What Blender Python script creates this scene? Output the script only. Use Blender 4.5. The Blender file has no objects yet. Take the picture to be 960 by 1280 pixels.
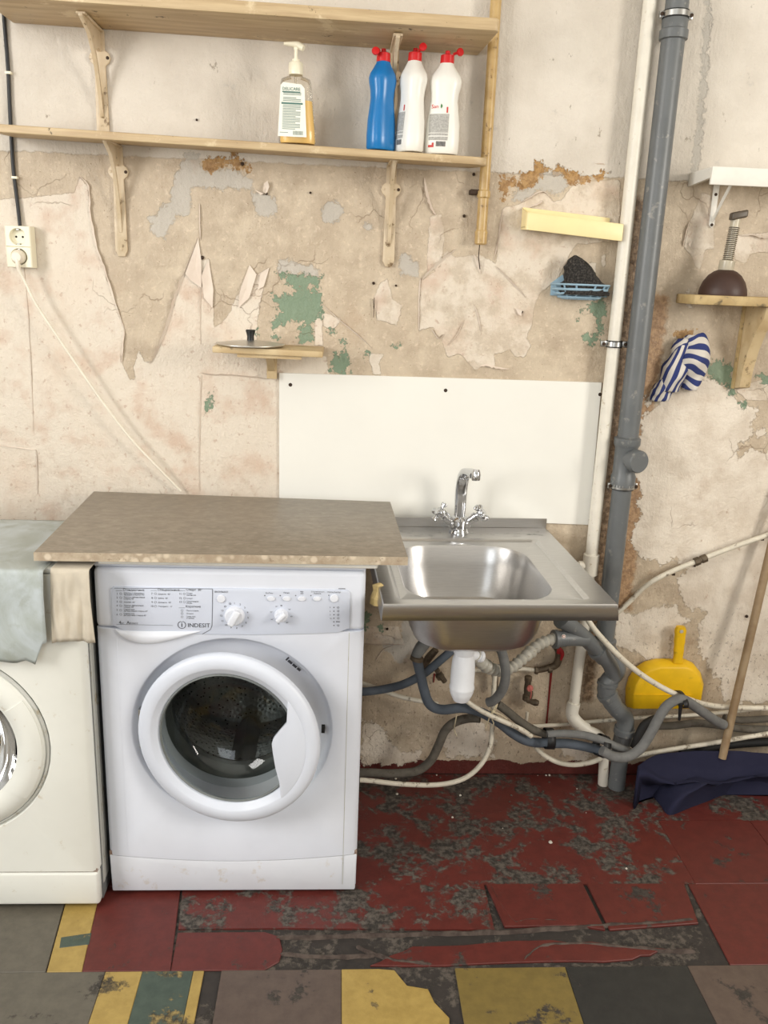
import bpy, bmesh, math, random
import numpy as np
from mathutils import Vector, noise as mnoise

random.seed(7)
rng = np.random.default_rng(5)
scene = bpy.context.scene
COL = scene.collection

# ------------------------------------------------------------------ camera
PITCH, YAW, ROLL, FPX = math.radians(15.4), math.radians(3.5), math.radians(2.15), 1062.0
CAM = np.array([0.0, -2.31, 1.475])
def cam_axes():
    cy, sy, cp, sp = math.cos(YAW), math.sin(YAW), math.cos(PITCH), math.sin(PITCH)
    f = np.array([sy*cp, cy*cp, -sp]); r = np.array([cy, -sy, 0.0]); u = np.cross(r, f)
    c, s = math.cos(ROLL), math.sin(ROLL)
    return c*r + s*u, -s*r + c*u, f
AX_R, AX_U, AX_F = cam_axes()
cd = bpy.data.cameras.new('camera'); cam = bpy.data.objects.new('camera', cd); COL.objects.link(cam)
from mathutils import Matrix
cam.matrix_world = Matrix(((AX_R[0], AX_U[0], -AX_F[0], CAM[0]), (AX_R[1], AX_U[1], -AX_F[1], CAM[1]),
                           (AX_R[2], AX_U[2], -AX_F[2], CAM[2]), (0, 0, 0, 1)))
cd.sensor_fit = 'AUTO'; cd.sensor_width = 36.0; cd.lens = FPX/1280*36.0; cd.clip_start = 0.05
scene.camera = cam

# ------------------------------------------------------------------ world, lights, exposure
scene.view_settings.view_transform = 'Standard'
scene.view_settings.look = 'None'
scene.view_settings.exposure = -0.15
scene.view_settings.gamma = 1.0
scene.view_settings.use_curve_mapping = False
wd = bpy.data.worlds.new('room_air'); scene.world = wd; wd.use_nodes = True
wd.node_tree.nodes['Background'].inputs[0].default_value = (0.80, 0.86, 1.0, 1)
wd.node_tree.nodes['Background'].inputs[1].default_value = 0.05
def area(name, loc, target, sx, sy, power, color):
    ld = bpy.data.lights.new(name, 'AREA'); ld.shape = 'RECTANGLE'; ld.size = sx; ld.size_y = sy
    ld.energy = power; ld.color = color
    o = bpy.data.objects.new(name, ld); COL.objects.link(o); o.location = loc
    o.rotation_euler = (Vector(target)-Vector(loc)).to_track_quat('-Z', 'Y').to_euler()
    return o
# daylight of the room's windows: one in each side wall and one behind the viewer, each flush with its window
area('window_left_offscreen', (-2.33, -2.1, 1.90), (0, -2.1, 1.90), 1.1, 1.35, 84, (1.0, 0.985, 0.96))
area('window_right_offscreen', (2.68, -2.2, 1.90), (0, -2.2, 1.90), 0.9, 1.1, 78, (1.0, 0.95, 0.87))
area('window_behind_offscreen', (-0.9, -5.03, 1.9), (-0.9, 0, 1.9), 1.6, 1.6, 40, (0.86, 0.93, 1.0))

# ------------------------------------------------------------------ pixel helpers (960x1280 frame)
def ray(x, y):
    return AX_R*(x-480)/FPX - AX_U*(y-640)/FPX + AX_F
def W(x, y, Y=0.0):                      # pixel -> point on the vertical plane at depth Y
    d = ray(x, y); return CAM + d*((Y-CAM[1])/d[1])
def Zp(x, y, z=0.0):                     # pixel -> point on a level plane at height z
    d = ray(x, y); return CAM + d*((z-CAM[2])/d[2])
def PP(pts):                             # list of (px, py, Y)
    return [W(*p) for p in pts]

# ------------------------------------------------------------------ mesh builder
WORLD = {}
class MB:
    def __init__(s): s.v = []; s.f = []; s.at = []
    def add(s, vs, fs, at=None):
        o = len(s.v); s.v += [tuple(map(float, p)) for p in vs]; s.f += [tuple(i+o for i in f) for f in fs]
        s.at += list(at) if at is not None else [0.0]*len(vs)
        return s
    def hexa(s, p):                      # 4 bottom (ccw from above) + 4 top
        return s.add(p, [(3,2,1,0),(4,5,6,7),(0,1,5,4),(1,2,6,5),(2,3,7,6),(3,0,4,7)])
    def box(s, x0, x1, y0, y1, z0, z1):
        return s.hexa([(x0,y0,z0),(x1,y0,z0),(x1,y1,z0),(x0,y1,z0),(x0,y0,z1),(x1,y0,z1),(x1,y1,z1),(x0,y1,z1)])
    def loft(s, rings, cap0=True, cap1=True, closed=True, at=None):
        n = len(rings[0]); vs = [p for r in rings for p in r]; fs = []
        m = n if closed else n-1
        for k in range(len(rings)-1):
            for i in range(m):
                j = (i+1) % n
                fs.append((k*n+i, k*n+j, (k+1)*n+j, (k+1)*n+i))
        if cap0: fs.append(tuple(range(n-1, -1, -1)))
        if cap1: fs.append(tuple((len(rings)-1)*n+i for i in range(n)))
        return s.add(vs, fs, at)
    def tube(s, path, r, n=12, smooth=0, caps=True):
        path = [Vector(p) for p in path]
        if smooth: path, r = crom(path, r, smooth)
        if not hasattr(r, '__len__'): r = [r]*len(path)
        rings = []; up = None
        for i, p in enumerate(path):
            t = (path[min(i+1, len(path)-1)] - path[max(i-1, 0)]).normalized()
            if up is None:
                up = Vector((0,0,1)) if abs(t.z) < 0.9 else Vector((0,1,0))
            a = (up - t*up.dot(t)).normalized(); b = t.cross(a); up = a
            rings.append([p + a*(math.cos(q)*r[i]) + b*(math.sin(q)*r[i]) for q in [2*math.pi*k/n for k in range(n)]])
        return s.loft(rings, caps, caps)
    def rev(s, prof, c, ax=(0,0,1), n=24, caps=True, sx=1.0):   # profile (r, h) revolved about axis through c
        ax = Vector(ax).normalized(); ref = Vector((0,1,0)) if abs(ax.y) < 0.9 else Vector((1,0,0))
        a = (ref - ax*ref.dot(ax)).normalized(); b = ax.cross(a); c = Vector(c)
        rings = [[c + ax*h + a*(math.cos(q)*max(r,1e-5)) + b*(math.sin(q)*max(r,1e-5)*sx) for q in [2*math.pi*k/n for k in range(n)]] for r, h in prof]
        return s.loft(rings, caps, caps)
    def prism(s, poly, d0, d1, plane='xz'):                     # polygon extruded along the missing axis
        def pt(u, v, d): return {'xz': (u, d, v), 'yz': (d, u, v), 'xy': (u, v, d)}[plane]
        n = len(poly); vs = [pt(u, v, d0) for u, v in poly] + [pt(u, v, d1) for u, v in poly]
        fs = [tuple(range(n)), tuple(range(2*n-1, n-1, -1))] + [(i, i+n, (i+1) % n + n, (i+1) % n) for i in range(n)]
        return s.add(vs, fs)
    def grid(s, fn, nu, nv, at=None):
        vs = [fn(i/nu, j/nv) for j in range(nv+1) for i in range(nu+1)]
        fs = [(j*(nu+1)+i, j*(nu+1)+i+1, (j+1)*(nu+1)+i+1, (j+1)*(nu+1)+i) for j in range(nv) for i in range(nu)]
        a = [at(i/nu, j/nv) for j in range(nv+1) for i in range(nu+1)] if at else None
        return s.add(vs, fs, a)
    def text(s, txt, x, z, Y, size, align='LEFT', shear=0.0):
        cu = bpy.data.curves.new('t', 'FONT'); cu.body = txt; cu.size = size; cu.align_x = align; cu.resolution_u = 2
        cu.shear = shear
        o = bpy.data.objects.new('t', cu); COL.objects.link(o)
        bpy.context.view_layer.update()
        me = o.to_mesh()
        s.add([(x+v.co.x, Y, z+v.co.y) for v in me.vertices], [tuple(p.vertices) for p in me.polygons])
        o.to_mesh_clear(); bpy.data.objects.remove(o); bpy.data.curves.remove(cu)
        return s
    def xf(s, fn): s.v = [tuple(fn(*p)) for p in s.v]; return s
    def build(s, name, mat, parent=None, bevel=0.0, seg=2, smooth=True, ang=40, attr=None):
        v = np.array(s.v)
        if parent is None:
            c = np.array([(v[:,0].min()+v[:,0].max())/2, (v[:,1].min()+v[:,1].max())/2, v[:,2].min()])
        else: c = WORLD[parent.name]
        me = bpy.data.meshes.new(name); me.from_pydata([tuple(p) for p in (v-c)], [], s.f)
        bm = bmesh.new(); bm.from_mesh(me)
        bmesh.ops.recalc_face_normals(bm, faces=bm.faces)
        if bevel > 0:
            es = [e for e in bm.edges if len(e.link_faces) == 2 and e.calc_face_angle(0) > math.radians(35)]
            bmesh.ops.bevel(bm, geom=es, offset=bevel, segments=seg, affect='EDGES', profile=0.5, clamp_overlap=True)
        bm.to_mesh(me); bm.free()
        if attr and not bevel:
            a = me.attributes.new(attr, 'FLOAT', 'POINT'); a.data.foreach_set('value', s.at)
        if smooth:
            me.polygons.foreach_set('use_smooth', [True]*len(me.polygons))
            me.set_sharp_from_angle(angle=math.radians(ang))
        me.materials.append(mat)
        o = bpy.data.objects.new(name, me); COL.objects.link(o)
        if parent is None: o.location = c
        else: o.parent = parent
        WORLD[o.name] = c
        return o
def crom(path, r, k):
    out, ro = [], []; n = len(path); rl = r if hasattr(r, '__len__') else [r]*n
    for i in range(n-1):
        p0, p1, p2, p3 = path[max(i-1,0)], path[i], path[i+1], path[min(i+2,n-1)]
        for j in range(k):
            t = j/k
            out.append(0.5*((2*p1)+(p2-p0)*t+(2*p0-5*p1+4*p2-p3)*t*t+(3*p1-p0-3*p2+p3)*t**3)); ro.append(rl[i]*(1-t)+rl[i+1]*t)
    return out+[path[-1]], ro+[rl[-1]]
def ell(cx, cy, z, rx, ry, n=32, e=2.0):
    out = []
    for k in range(n):
        a = 2*math.pi*k/n; c, s_ = math.cos(a), math.sin(a)
        out.append((cx+rx*math.copysign(abs(c)**(2/e), c), cy+ry*math.copysign(abs(s_)**(2/e), s_), z))
    return out
def tag(o, label, cat, group=None):
    o['label'] = label; o['category'] = cat
    if group: o['group'] = group
    return o
def thing(name, loc, label, cat, group=None):
    o = bpy.data.objects.new(name, None); COL.objects.link(o); o.location = loc; o.empty_display_size = 0.05
    WORLD[o.name] = np.array(loc, float); return tag(o, label, cat, group)
def nz(x, y, z=0.0, s=1.0): return mnoise.noise(Vector((x*s, y*s, z*s)))

# ------------------------------------------------------------------ materials
def lin(c):
    f = lambda u: (u/12.92 if u <= 0.04045 else ((u+0.055)/1.055)**2.4)
    return (f(c[0]/255), f(c[1]/255), f(c[2]/255), 1.0)
class NT:
    def __init__(s, name):
        s.m = bpy.data.materials.new(name); s.m.use_nodes = True; s.t = s.m.node_tree; s.n = s.t.nodes
        s.b = s.n['Principled BSDF']; s.geo = None
    def new(s, t): return s.n.new(t)
    def ln(s, a, b): s.t.links.new(a, b)
    def put(s, sock, v):
        if isinstance(v, bpy.types.NodeSocket): s.ln(v, sock)
        else: sock.default_value = v
    def pos(s):
        if not s.geo:
            s.geo = s.new('ShaderNodeNewGeometry').outputs['Position']
        return s.geo
    def map(s, scale=(1,1,1), loc=(0,0,0)):
        m = s.new('ShaderNodeMapping'); s.ln(s.pos(), m.inputs[0]); m.inputs['Scale'].default_value = scale; m.inputs['Location'].default_value = loc
        return m.outputs[0]
    def noise(s, scale, detail=3, rough=0.5, vec=None, dist=0.0):
        n = s.new('ShaderNodeTexNoise'); s.ln(vec if vec is not None else s.pos(), n.inputs['Vector'])
        n.inputs['Scale'].default_value = scale; n.inputs['Detail'].default_value = detail; n.inputs['Roughness'].default_value = rough
        n.inputs['Distortion'].default_value = dist
        return n.outputs['Fac']
    def vor(s, scale, feat='F1', vec=None, out='Distance'):
        n = s.new('ShaderNodeTexVoronoi'); n.feature = feat; s.ln(vec if vec is not None else s.pos(), n.inputs['Vector']); n.inputs['Scale'].default_value = scale
        return n.outputs[out]
    def math(s, op, a, b=0.0, c=None):
        n = s.new('ShaderNodeMath'); n.operation = op; s.put(n.inputs[0], a); s.put(n.inputs[1], b)
        if c is not None: s.put(n.inputs[2], c)
        return n.outputs[0]
    def step(s, v, lo, hi):
        n = s.new('ShaderNodeMapRange'); n.interpolation_type = 'SMOOTHSTEP'; s.put(n.inputs['Value'], v)
        n.inputs['From Min'].default_value = lo; n.inputs['From Max'].default_value = hi
        return n.outputs[0]
    def mix(s, f, a, b, mode='MIX'):
        n = s.new('ShaderNodeMix'); n.data_type = 'RGBA'; n.blend_type = mode
        s.put(n.inputs[0], f); s.put(n.inputs[6], a); s.put(n.inputs[7], b); return n.outputs[2]
    def attr(s, name):
        n = s.new('ShaderNodeAttribute'); n.attribute_name = name; return n.outputs['Fac']
    def bump(s, h, strength=0.3, dist=0.002):
        n = s.new('ShaderNodeBump'); n.inputs['Strength'].default_value = strength; n.inputs['Distance'].default_value = dist
        s.ln(h, n.inputs['Height']); s.ln(n.outputs[0], s.b.inputs['Normal'])
    def fin(s, col, rough=0.5, metal=0.0, spec=None):
        s.put(s.b.inputs['Base Color'], col); s.put(s.b.inputs['Roughness'], rough); s.b.inputs['Metallic'].default_value = metal
        if spec is not None: s.b.inputs['Specular IOR Level'].default_value = spec
        return s.m
def simple(name, c, rough=0.5, metal=0.0, var=0.10, vs=18, c2=None, dirt=0.0, dc=(90,75,60), ds=30, bump=0.0, bs=200, spec=None):
    t = NT(name); a = lin(c); b = lin(c2) if c2 else tuple(x*(1-2*var) for x in a[:3])+(1,)
    col = t.mix(t.step(t.noise(vs, 4, 0.6), 0.35, 0.65), a, b)
    if dirt > 0: col = t.mix(t.math('MULTIPLY', t.step(t.noise(ds, 6, 0.65), 0.62-dirt*0.2, 0.70-dirt*0.1), 0.85), col, lin(dc))
    if bump > 0: t.bump(t.noise(bs, 3, 0.6), bump, 0.001)
    return t.fin(col, rough, metal, spec)

M = {}
M['washer'] = simple('white_enamel', (222,226,236), 0.35, var=0.02, vs=6, spec=0.5)
M['kick'] = simple('scuffed_enamel', (220,223,230), 0.38, var=0.02, vs=6, dirt=0.14, dc=(206,202,198), ds=22)
M['panel'] = simple('panel_plastic', (206,212,226), 0.42, var=0.02, vs=6)
M['door_plastic'] = simple('door_plastic', (214,219,230), 0.38, var=0.02, vs=6)
M['knob'] = simple('knob_plastic', (225,228,236), 0.3, var=0.02)
M['print'] = simple('dark_print', (52,52,58), 0.6, var=0.05)
M['seam'] = simple('rusty_seam', (120,92,74), 0.8, c2=(176,160,148), vs=40)
M['gap'] = simple('dark_gap', (30,29,28), 0.9)
M['old_white'] = simple('aged_enamel', (232,232,224), 0.38, var=0.02, vs=5, dirt=0.05, dc=(205,196,176), ds=24)
M['old_grey'] = simple('aged_trim', (196,196,190), 0.45, var=0.03, dirt=0.25, dc=(160,148,122), ds=26)
M['side_grey'] = simple('side_grey', (120,122,122), 0.5)
M['rubber'] = simple('grey_rubber', (118,122,120), 0.55, var=0.08)
t = NT('drum_steel'); d_ = t.vor(85); t.bump(d_, 0.5, 0.003)
M['drum'] = t.fin(t.mix(t.step(d_, 0.18, 0.26), (0.02,0.02,0.02,1), (0.42,0.42,0.41,1)), 0.28, 1.0)
def glass(name, tint, gl=0.05, rough=0.03, fac=0.12):
    t = NT(name); tr = t.new('ShaderNodeBsdfTransparent'); tr.inputs[0].default_value = tint
    g = t.new('ShaderNodeBsdfGlossy'); g.inputs['Roughness'].default_value = rough
    fr = t.new('ShaderNodeFresnel'); fr.inputs[0].default_value = 1.45
    mx = t.new('ShaderNodeMixShader'); t.ln(t.math('MULTIPLY', fr.outputs[0], 0.6 if 'plastic' in name else 1.0), mx.inputs[0]); t.ln(tr.outputs[0], mx.inputs[1]); t.ln(g.outputs[0], mx.inputs[2])
    t.ln(mx.outputs[0], t.n['Material Output'].inputs[0]); return t.m
M['glass'] = glass('door_glass', (0.62,0.65,0.63,1))
M['clear'] = glass('clear_plastic', (0.97,0.96,0.93,1), rough=0.12)
t = NT('brushed_steel'); br = t.noise(22, 2, 0.5, t.map((1.0, 14, 14)))
M['steel'] = t.fin(t.mix(br, (0.64,0.63,0.62,1), (0.50,0.49,0.48,1)), t.math('ADD', 0.27, t.math('MULTIPLY', br, 0.12)), 1.0)
M['chrome'] = simple('chrome', (205,206,208), 0.1, 1.0, var=0.02)
M['zinc'] = simple('zinc', (190,190,188), 0.3, 1.0, var=0.08)
M['blackrub'] = simple('black_rubber', (28,27,26), 0.7)
M['black'] = simple('black_plastic', (22,22,23), 0.4)
M['board'] = simple('white_laminate', (238,236,228), 0.3, var=0.01, vs=4, spec=0.4)
M['pp_white'] = simple('white_pipe', (232,226,212), 0.4, var=0.03, vs=25, dirt=0.1, dc=(196,182,158), ds=60)
M['white_dirty'] = simple('dirty_white_hose', (222,214,196), 0.5, var=0.05, vs=40, dirt=0.3, dc=(120,104,84), ds=45)
M['pvc'] = simple('grey_pvc', (106,109,110), 0.4, var=0.06, vs=12, dirt=0.08, dc=(140,138,132), ds=40)
M['foam_dark'] = simple('slate_pipe_foam', (86,94,104), 0.85, var=0.08, vs=40, bump=0.3, bs=300)
M['foam_grey'] = simple('grey_pipe_foam', (116,116,114), 0.9, var=0.1, vs=40, bump=0.3, bs=300)
M['foam_old'] = simple('dusty_pipe_foam', (100,94,84), 0.9, var=0.15, vs=30, dirt=0.2, dc=(70,60,50), ds=40, bump=0.3, bs=300)
M['corr'] = simple('corrugated_plastic', (186,182,170), 0.45, var=0.08, vs=40, dirt=0.2, dc=(150,138,116), ds=50)
M['trap'] = simple('trap_white', (232,234,238), 0.32, var=0.02)
M['brass'] = simple('tarnished_brass', (110,96,78), 0.55, 0.4, var=0.2, vs=60)
M['redh'] = simple('red_handle', (176,34,40), 0.5, var=0.1)
M['pinkh'] = simple('faded_red_handle', (196,110,100), 0.5, var=0.1)
M['tape'] = simple('black_tape', (24,24,25), 0.5)
M['string'] = simple('pale_string', (214,200,168), 0.8)
t = NT('cream_wood'); g = t.noise(14, 5, 0.6, t.map((0.35, 4, 6), (3,1,0))); g2 = t.noise(9, 6, 0.7)
col = t.mix(t.step(g, 0.3, 0.7), lin((203,180,141)), lin((178,152,115)))
col = t.mix(t.math('MULTIPLY', t.step(g2, 0.56, 0.66), 0.7), col, lin((224,206,170)))
col = t.mix(t.step(t.noise(26, 6, 0.7), 0.63, 0.66), col, lin((104,88,60)))
t.bump(g2, 0.35, 0.002); M['shelf'] = t.fin(col, 0.5)
M['shelf_under'] = simple('shelf_wood', (196,180,150), 0.6)
M['bracket'] = simple('painted_bracket', (214,196,168), 0.42, c2=(200,180,148), vs=20, dirt=0.1, dc=(110,86,58), ds=40)
M['ypipe'] = simple('ochre_painted_pipe', (196,166,112), 0.35, c2=(182,150,96), vs=30, dirt=0.12, dc=(110,84,46), ds=60)
M['wood'] = simple('cream_painted_plank', (206,184,144), 0.55, c2=(190,164,122), vs=14, dirt=0.1, dc=(120,100,70), ds=30)
M['oldwood'] = simple('worn_plank', (196,172,124), 0.6, c2=(176,150,104), vs=16, dirt=0.4, dc=(84,74,56), ds=22, bump=0.3, bs=60)
M['stick'] = simple('wooden_stick', (160,138,108), 0.6, c2=(140,116,86), vs=16)
M['cream_pl'] = simple('cream_plastic', (244,226,170), 0.4, var=0.02)
M['ivory'] = simple('ivory_plastic', (244,238,214), 0.35, var=0.01)
M['white_metal'] = simple('white_metal', (236,232,222), 0.4, var=0.03)
M['blue_pl'] = simple('pale_blue_plastic', (152,182,200), 0.4, var=0.05)
t = NT('steel_wool'); w_ = t.noise(240, 4, 0.8); t.bump(w_, 1.0, 0.01)
M['wool'] = t.fin(t.mix(t.step(w_, 0.45, 0.65), lin((34,32,31)), lin((104,98,92))), 0.5)
M['rubber_brown'] = simple('brown_rubber', (66,44,36), 0.5, var=0.06)
M['smoke'] = simple('smoky_plastic', (196,186,164), 0.3, var=0.1)
M['darkpl'] = simple('dark_grip', (92,82,70), 0.45)
M['yellow'] = simple('yellow_plastic', (240,192,20), 0.45, var=0.05, dirt=0.05, dc=(190,150,30), ds=20)
M['bluecap'] = simple('blue_bottle', (22,118,186), 0.28, var=0.03)
M['bottle_w'] = simple('white_bottle', (238,236,228), 0.35, var=0.01)
M['redcap'] = simple('red_cap', (212,32,36), 0.35, var=0.04)
M['label'] = simple('paper_label', (240,240,228), 0.5, var=0.01)
M['ltext'] = simple('grey_green_print', (132,150,142), 0.6)
M['lteal'] = simple('teal_print', (92,128,118), 0.6)
M['lgrey'] = simple('grey_print', (158,156,150), 0.6, c2=(186,184,178), vs=300)
M['lgreen'] = simple('green_print', (58,128,58), 0.6)
M['lred'] = simple('red_print', (206,70,64), 0.6)
t = NT('liquid_soap'); M['soap'] = t.fin(t.mix(t.noise(20), lin((250,214,140)), lin((244,204,126))), 0.25)
M['lid'] = simple('pot_lid_steel', (214,212,206), 0.38, 1.0, var=0.03)
M['rod'] = simple('white_cord', (238,229,212), 0.45, var=0.03)
M['foamb'] = simple('white_foam', (236,234,226), 0.7, var=0.03)
M['scrap'] = simple('yellow_scrap', (222,196,136), 0.7, var=0.1, vs=40)
# worktop covering: marbled beige foil with small pale flowers
t = NT('floral_foil'); v1 = t.vor(34); st_ = t.noise(26, 5, 0.7, t.map((1, 1.6, 1)))
col = t.mix(t.step(st_, 0.3, 0.7), lin((145,134,119)), lin((125,115,101)))
col = t.mix(t.math('MULTIPLY', t.step(v1, 0.34, 0.1), 0.16), col, lin((186,176,158)))
col = t.mix(t.math('MULTIPLY', t.step(t.noise(110, 4, 0.65, t.map((0.4,1.4,1))), 0.52, 0.64), 0.55), col, lin((112,100,85)))
M['foil'] = t.fin(col, 0.38)
t = NT('floral_edge'); v1 = t.vor(42); st_ = t.noise(22, 5, 0.7)
col = t.mix(t.step(st_, 0.35, 0.65), lin((190,176,154)), lin((166,148,126)))
col = t.mix(t.math('MULTIPLY', t.step(v1, 0.42, 0.2), 0.7), col, lin((222,208,186)))
col = t.mix(t.math('MULTIPLY', t.step(t.noise(70, 4, 0.7), 0.6, 0.66), 0.6), col, lin((132,112,92)))
M['foil_edge'] = t.fin(col, 0.42)
# cloths
t = NT('grey_green_sheet'); a_ = t.noise(5, 5, 0.6, None, 1.5); b_ = t.noise(26, 4, 0.6)
col = t.mix(t.step(a_, 0.35, 0.65), lin((160,166,160)), lin((184,192,194)))
col = t.mix(t.math('MULTIPLY', t.step(b_, 0.55, 0.7), 0.35), col, lin((140,142,128)))
t.bump(b_, 0.2, 0.003); M['sheet'] = t.fin(col, 0.5)
M['beige_cloth'] = simple('beige_cloth', (200,190,172), 0.85, var=0.06, bump=0.3, bs=400)
t = NT('navy_cloth'); a_ = t.noise(8, 4); t.bump(t.noise(420, 2), 0.4, 0.001)
M['navy'] = t.fin(t.mix(a_, lin((36,37,56)), lin((46,46,64))), 0.95, spec=0.1)
t = NT('striped_cotton'); s_ = t.attr('st'); fr = t.math('FRACT', s_)
M['stripe'] = t.fin(t.mix(t.step(fr, 0.49, 0.54), lin((212,206,196)), lin((46,58,112))), 0.9)

# ------------------------------------------------------------------ wall with its layers of paint, paper and plaster
def sdf_poly(px, X, Z, poly):
    P_ = np.array([[W(*p)[0], W(*p)[2]] for p in poly]) if px else np.array(poly)
    mrg = 0.06
    x0, z0 = P_.min(0)-mrg; x1, z1 = P_.max(0)+mrg
    sel = (X > x0) & (X < x1) & (Z > z0) & (Z < z1)
    out = np.full(X.shape, -0.06); qx, qz = X[sel], Z[sel]
    d = np.full(qx.shape, 9.0); ins = np.zeros(qx.shape, bool)
    for i in range(len(P_)):
        a, b = P_[i], P_[(i+1) % len(P_)]; e = b-a; L = e@e + 1e-12
        tt = np.clip(((qx-a[0])*e[0]+(qz-a[1])*e[1])/L, 0, 1)
        d = np.minimum(d, np.hypot(qx-a[0]-tt*e[0], qz-a[1]-tt*e[1]))
        c = ((a[1] > qz) != (b[1] > qz)) & (qx < (b[0]-a[0])*(qz-a[1])/(b[1]-a[1]+1e-12)+a[0])
        ins ^= c
    out[sel] = np.clip(np.where(ins, d, -d), -0.06, 0.06)
    return out
def circ(cx, cy, r, n=12): return [(cx+r*math.cos(2*math.pi*k/n), cy+r*math.sin(2*math.pi*k/n)) for k in range(n)]
PAPER = [
 [(-60,250),(27,248),(93,240),(100,220),(110,234),(112,268),(120,310),(131,340),(155,411),(152,452),(162,474),(169,474),(167,460),(174,435),(180,452),(191,452),(203,426),(222,367),(248,297),(251,324),(261,324),(266,362),(268,410),(282,400),(299,365),(312,331),(321,343),(337,334),(330,358),(323,393),(320,436),(345,440),(408,445),(412,470),(420,640),(420,690),(-60,690)],
 [(550,333),(558,312),(570,322),(600,318),(620,330),(622,300),(627,262),(634,258),(650,255),(661,247),(672,240),(682,240),(692,252),(702,250),(714,233),(735,226),(755,226),(775,224),(775,270),(770,302),(722,305),(712,318),(700,345),(690,355),(675,367),(668,382),(665,405),(658,423),(664,432),(655,447),(643,445),(638,436),(630,440),(617,443),(620,460),(612,458),(605,456),(600,460),(593,463),(580,447),(572,443),(560,447),(552,427),(555,418),(548,424),(542,409),(524,413),(525,347),(528,350)],
 [(538,270),(552,268),(556,300),(550,335),(534,340),(535,310)],
 [(402,389),(429,400),(415,413),(404,408)],
 [(467,372),(475,355),(484,348),(488,362),(490,374),(502,382),(500,395),(495,406),(480,402),(471,400)],
 [(460,441),(479,443),(474,455),(477,468),(467,468)],
 [(394,398),(402,385),(404,432),(393,432)],
 [(878,241),(889,243),(893,282),(893,312),(881,312),(876,336),(871,334),(865,320),(855,308),(861,282)],
 [(917,295),(970,289),(970,315),(939,316),(932,330),(919,325)],
 [(920,488),(949,475),(970,477),(970,502),(934,500)],
 [(735,330),(745,328),(746,340),(738,345)],[(752,318),(757,318),(757,332),(753,334)],
 [(440,783),(498,783),(500,790),(506,806),(440,806)]]
PLASTER = [
 [(800,526),(797,563),(794,595),(802,614),(796,632),(802,642),(790,664),(789,679),(802,697),(830,704),(846,698),(856,714),(846,723),(850,742),(857,756),(865,762),(883,764),(874,784),(874,817),(881,823),(889,839),(900,850),(902,876),(985,880),(985,563),(960,563),(942,563),(923,571),(924,557),(940,545),(940,534),(949,512),(936,506),(925,502),(914,490),(898,475),(881,471),(871,484),(851,484),(831,494),(816,510)],
 [(770,762),(793,769),(805,765),(819,756),(846,758),(852,769),(867,775),(854,780),(840,800),(835,824),(813,826),(793,815),(770,806)],
 [(946,536),(957,538),(956,545),(946,546)],
 [(809,490),(815,492),(812,506),(807,503)],[(852,375),(858,366),(866,372),(862,384)],
 [(452,900),(470,905),(480,912),(490,930),(505,942),(520,940),(528,935),(524,950),(500,956),(452,956)],
 [(550,915),(575,900),(600,902),(618,922),(616,945),(560,947)],
 [(700,925),(740,930),(735,955),(705,945)]]
GREEN = [
 [(884,457),(892,452),(900,449),(908,455),(916,455),(917,465),(914,468),(920,475),(921,496),(912,494),(910,482),(898,480),(890,473),(883,469)],
 [(924,500),(933,504),(931,511),(926,507)],[(947,469),(960,466),(966,470),(962,481),(955,479)],
 [(734,381),(741,378),(748,377),(759,378),(759,395),(750,400),(744,399),(740,393),(737,385)],
 [(744,411),(755,405),(755,413),(750,417)],[(725,422),(733,418),(748,419),(749,428),(737,431)],
 [(347,341),(402,346),(395,357),(368,362),(357,352)],
 [(373,360),(397,360),(404,374),(402,396),(390,403),(391,427),(373,429),(374,410),(381,403),(362,401),(349,408),(340,403),(350,391),(340,369),(357,370)],
 [(340,402),(348,398),(346,412),(341,410)],[(342,421),(348,419),(347,425)],[(362,398),(368,396),(366,403)],
 [(412,468),(416,448),(428,439),(435,444),(436,468)],[(409,413),(421,412),(414,422)],[(452,439),(460,441),(457,448)],[(488,432),(498,431),(493,436)],
 [(256,506),(264,491),(263,510),(257,518)],[(318,413),(322,410),(320,418)],circ(430,428,3,6),circ(727,388,2.5,6),circ(721,399,2.5,6),
 [(443,760),(462,765),(460,785),(445,790)],circ(477,785,3.5,7)]
CEMENT = [
 [(233,191),(249,191),(252,205),(256,214),(279,210),(304,217),(317,226),(315,235),(322,240),(345,249),(345,269),(322,272),(317,258),(313,237),(285,235),(267,235),(240,235),(238,267),(219,272),(205,299),(189,290),(187,274),(210,251),(219,221)],
 circ(416,265,14), circ(460,283,5), [(500,320),(508,317),(520,328),(523,345),(500,343)], [(347,329),(365,326),(392,333),(402,345),(347,341)],
 [(674,218),(690,214),(702,217),(712,229),(699,242),(682,239),(672,237),(661,246),(650,252),(639,252),(646,237),(657,235),(672,227)],
 [(886,-40),(893,-40),(883,110),(873,220),(864,220),(875,110)], [(645,232),(650,228),(655,235),(648,240)], [(466,790),(500,800),(506,760),(500,745),(520,745),(530,800),(500,830),(480,810)]]
OCHRE = [
 [(626,220),(629,250),(634,250),(641,227),(650,238),(659,235),(671,227),(682,214),(702,218),(714,231),(751,224),(759,216),(732,218),(704,211),(699,201),(693,211),(682,209),(669,201),(663,212),(646,224),(631,218)],
 [(250,205),(256,198),(280,196),(305,198),(312,214),(300,210),(285,206),(262,216)],
 [(845,415),(870,412),(868,425),(850,428)], [(288,190),(300,190),(305,205),(290,205)]]
def bar(x0, x1, z0, z1): return [(x0,z0),(x1,z0),(x1,z1),(x0,z1)]
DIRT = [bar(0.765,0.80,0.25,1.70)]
RUSTW = [bar(0.825,0.885,0.55,1.46)]
xs = np.concatenate([np.arange(-2.4,-0.95,0.05), np.arange(-0.95,1.4,0.005), np.arange(1.4,2.78,0.05)])
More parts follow.
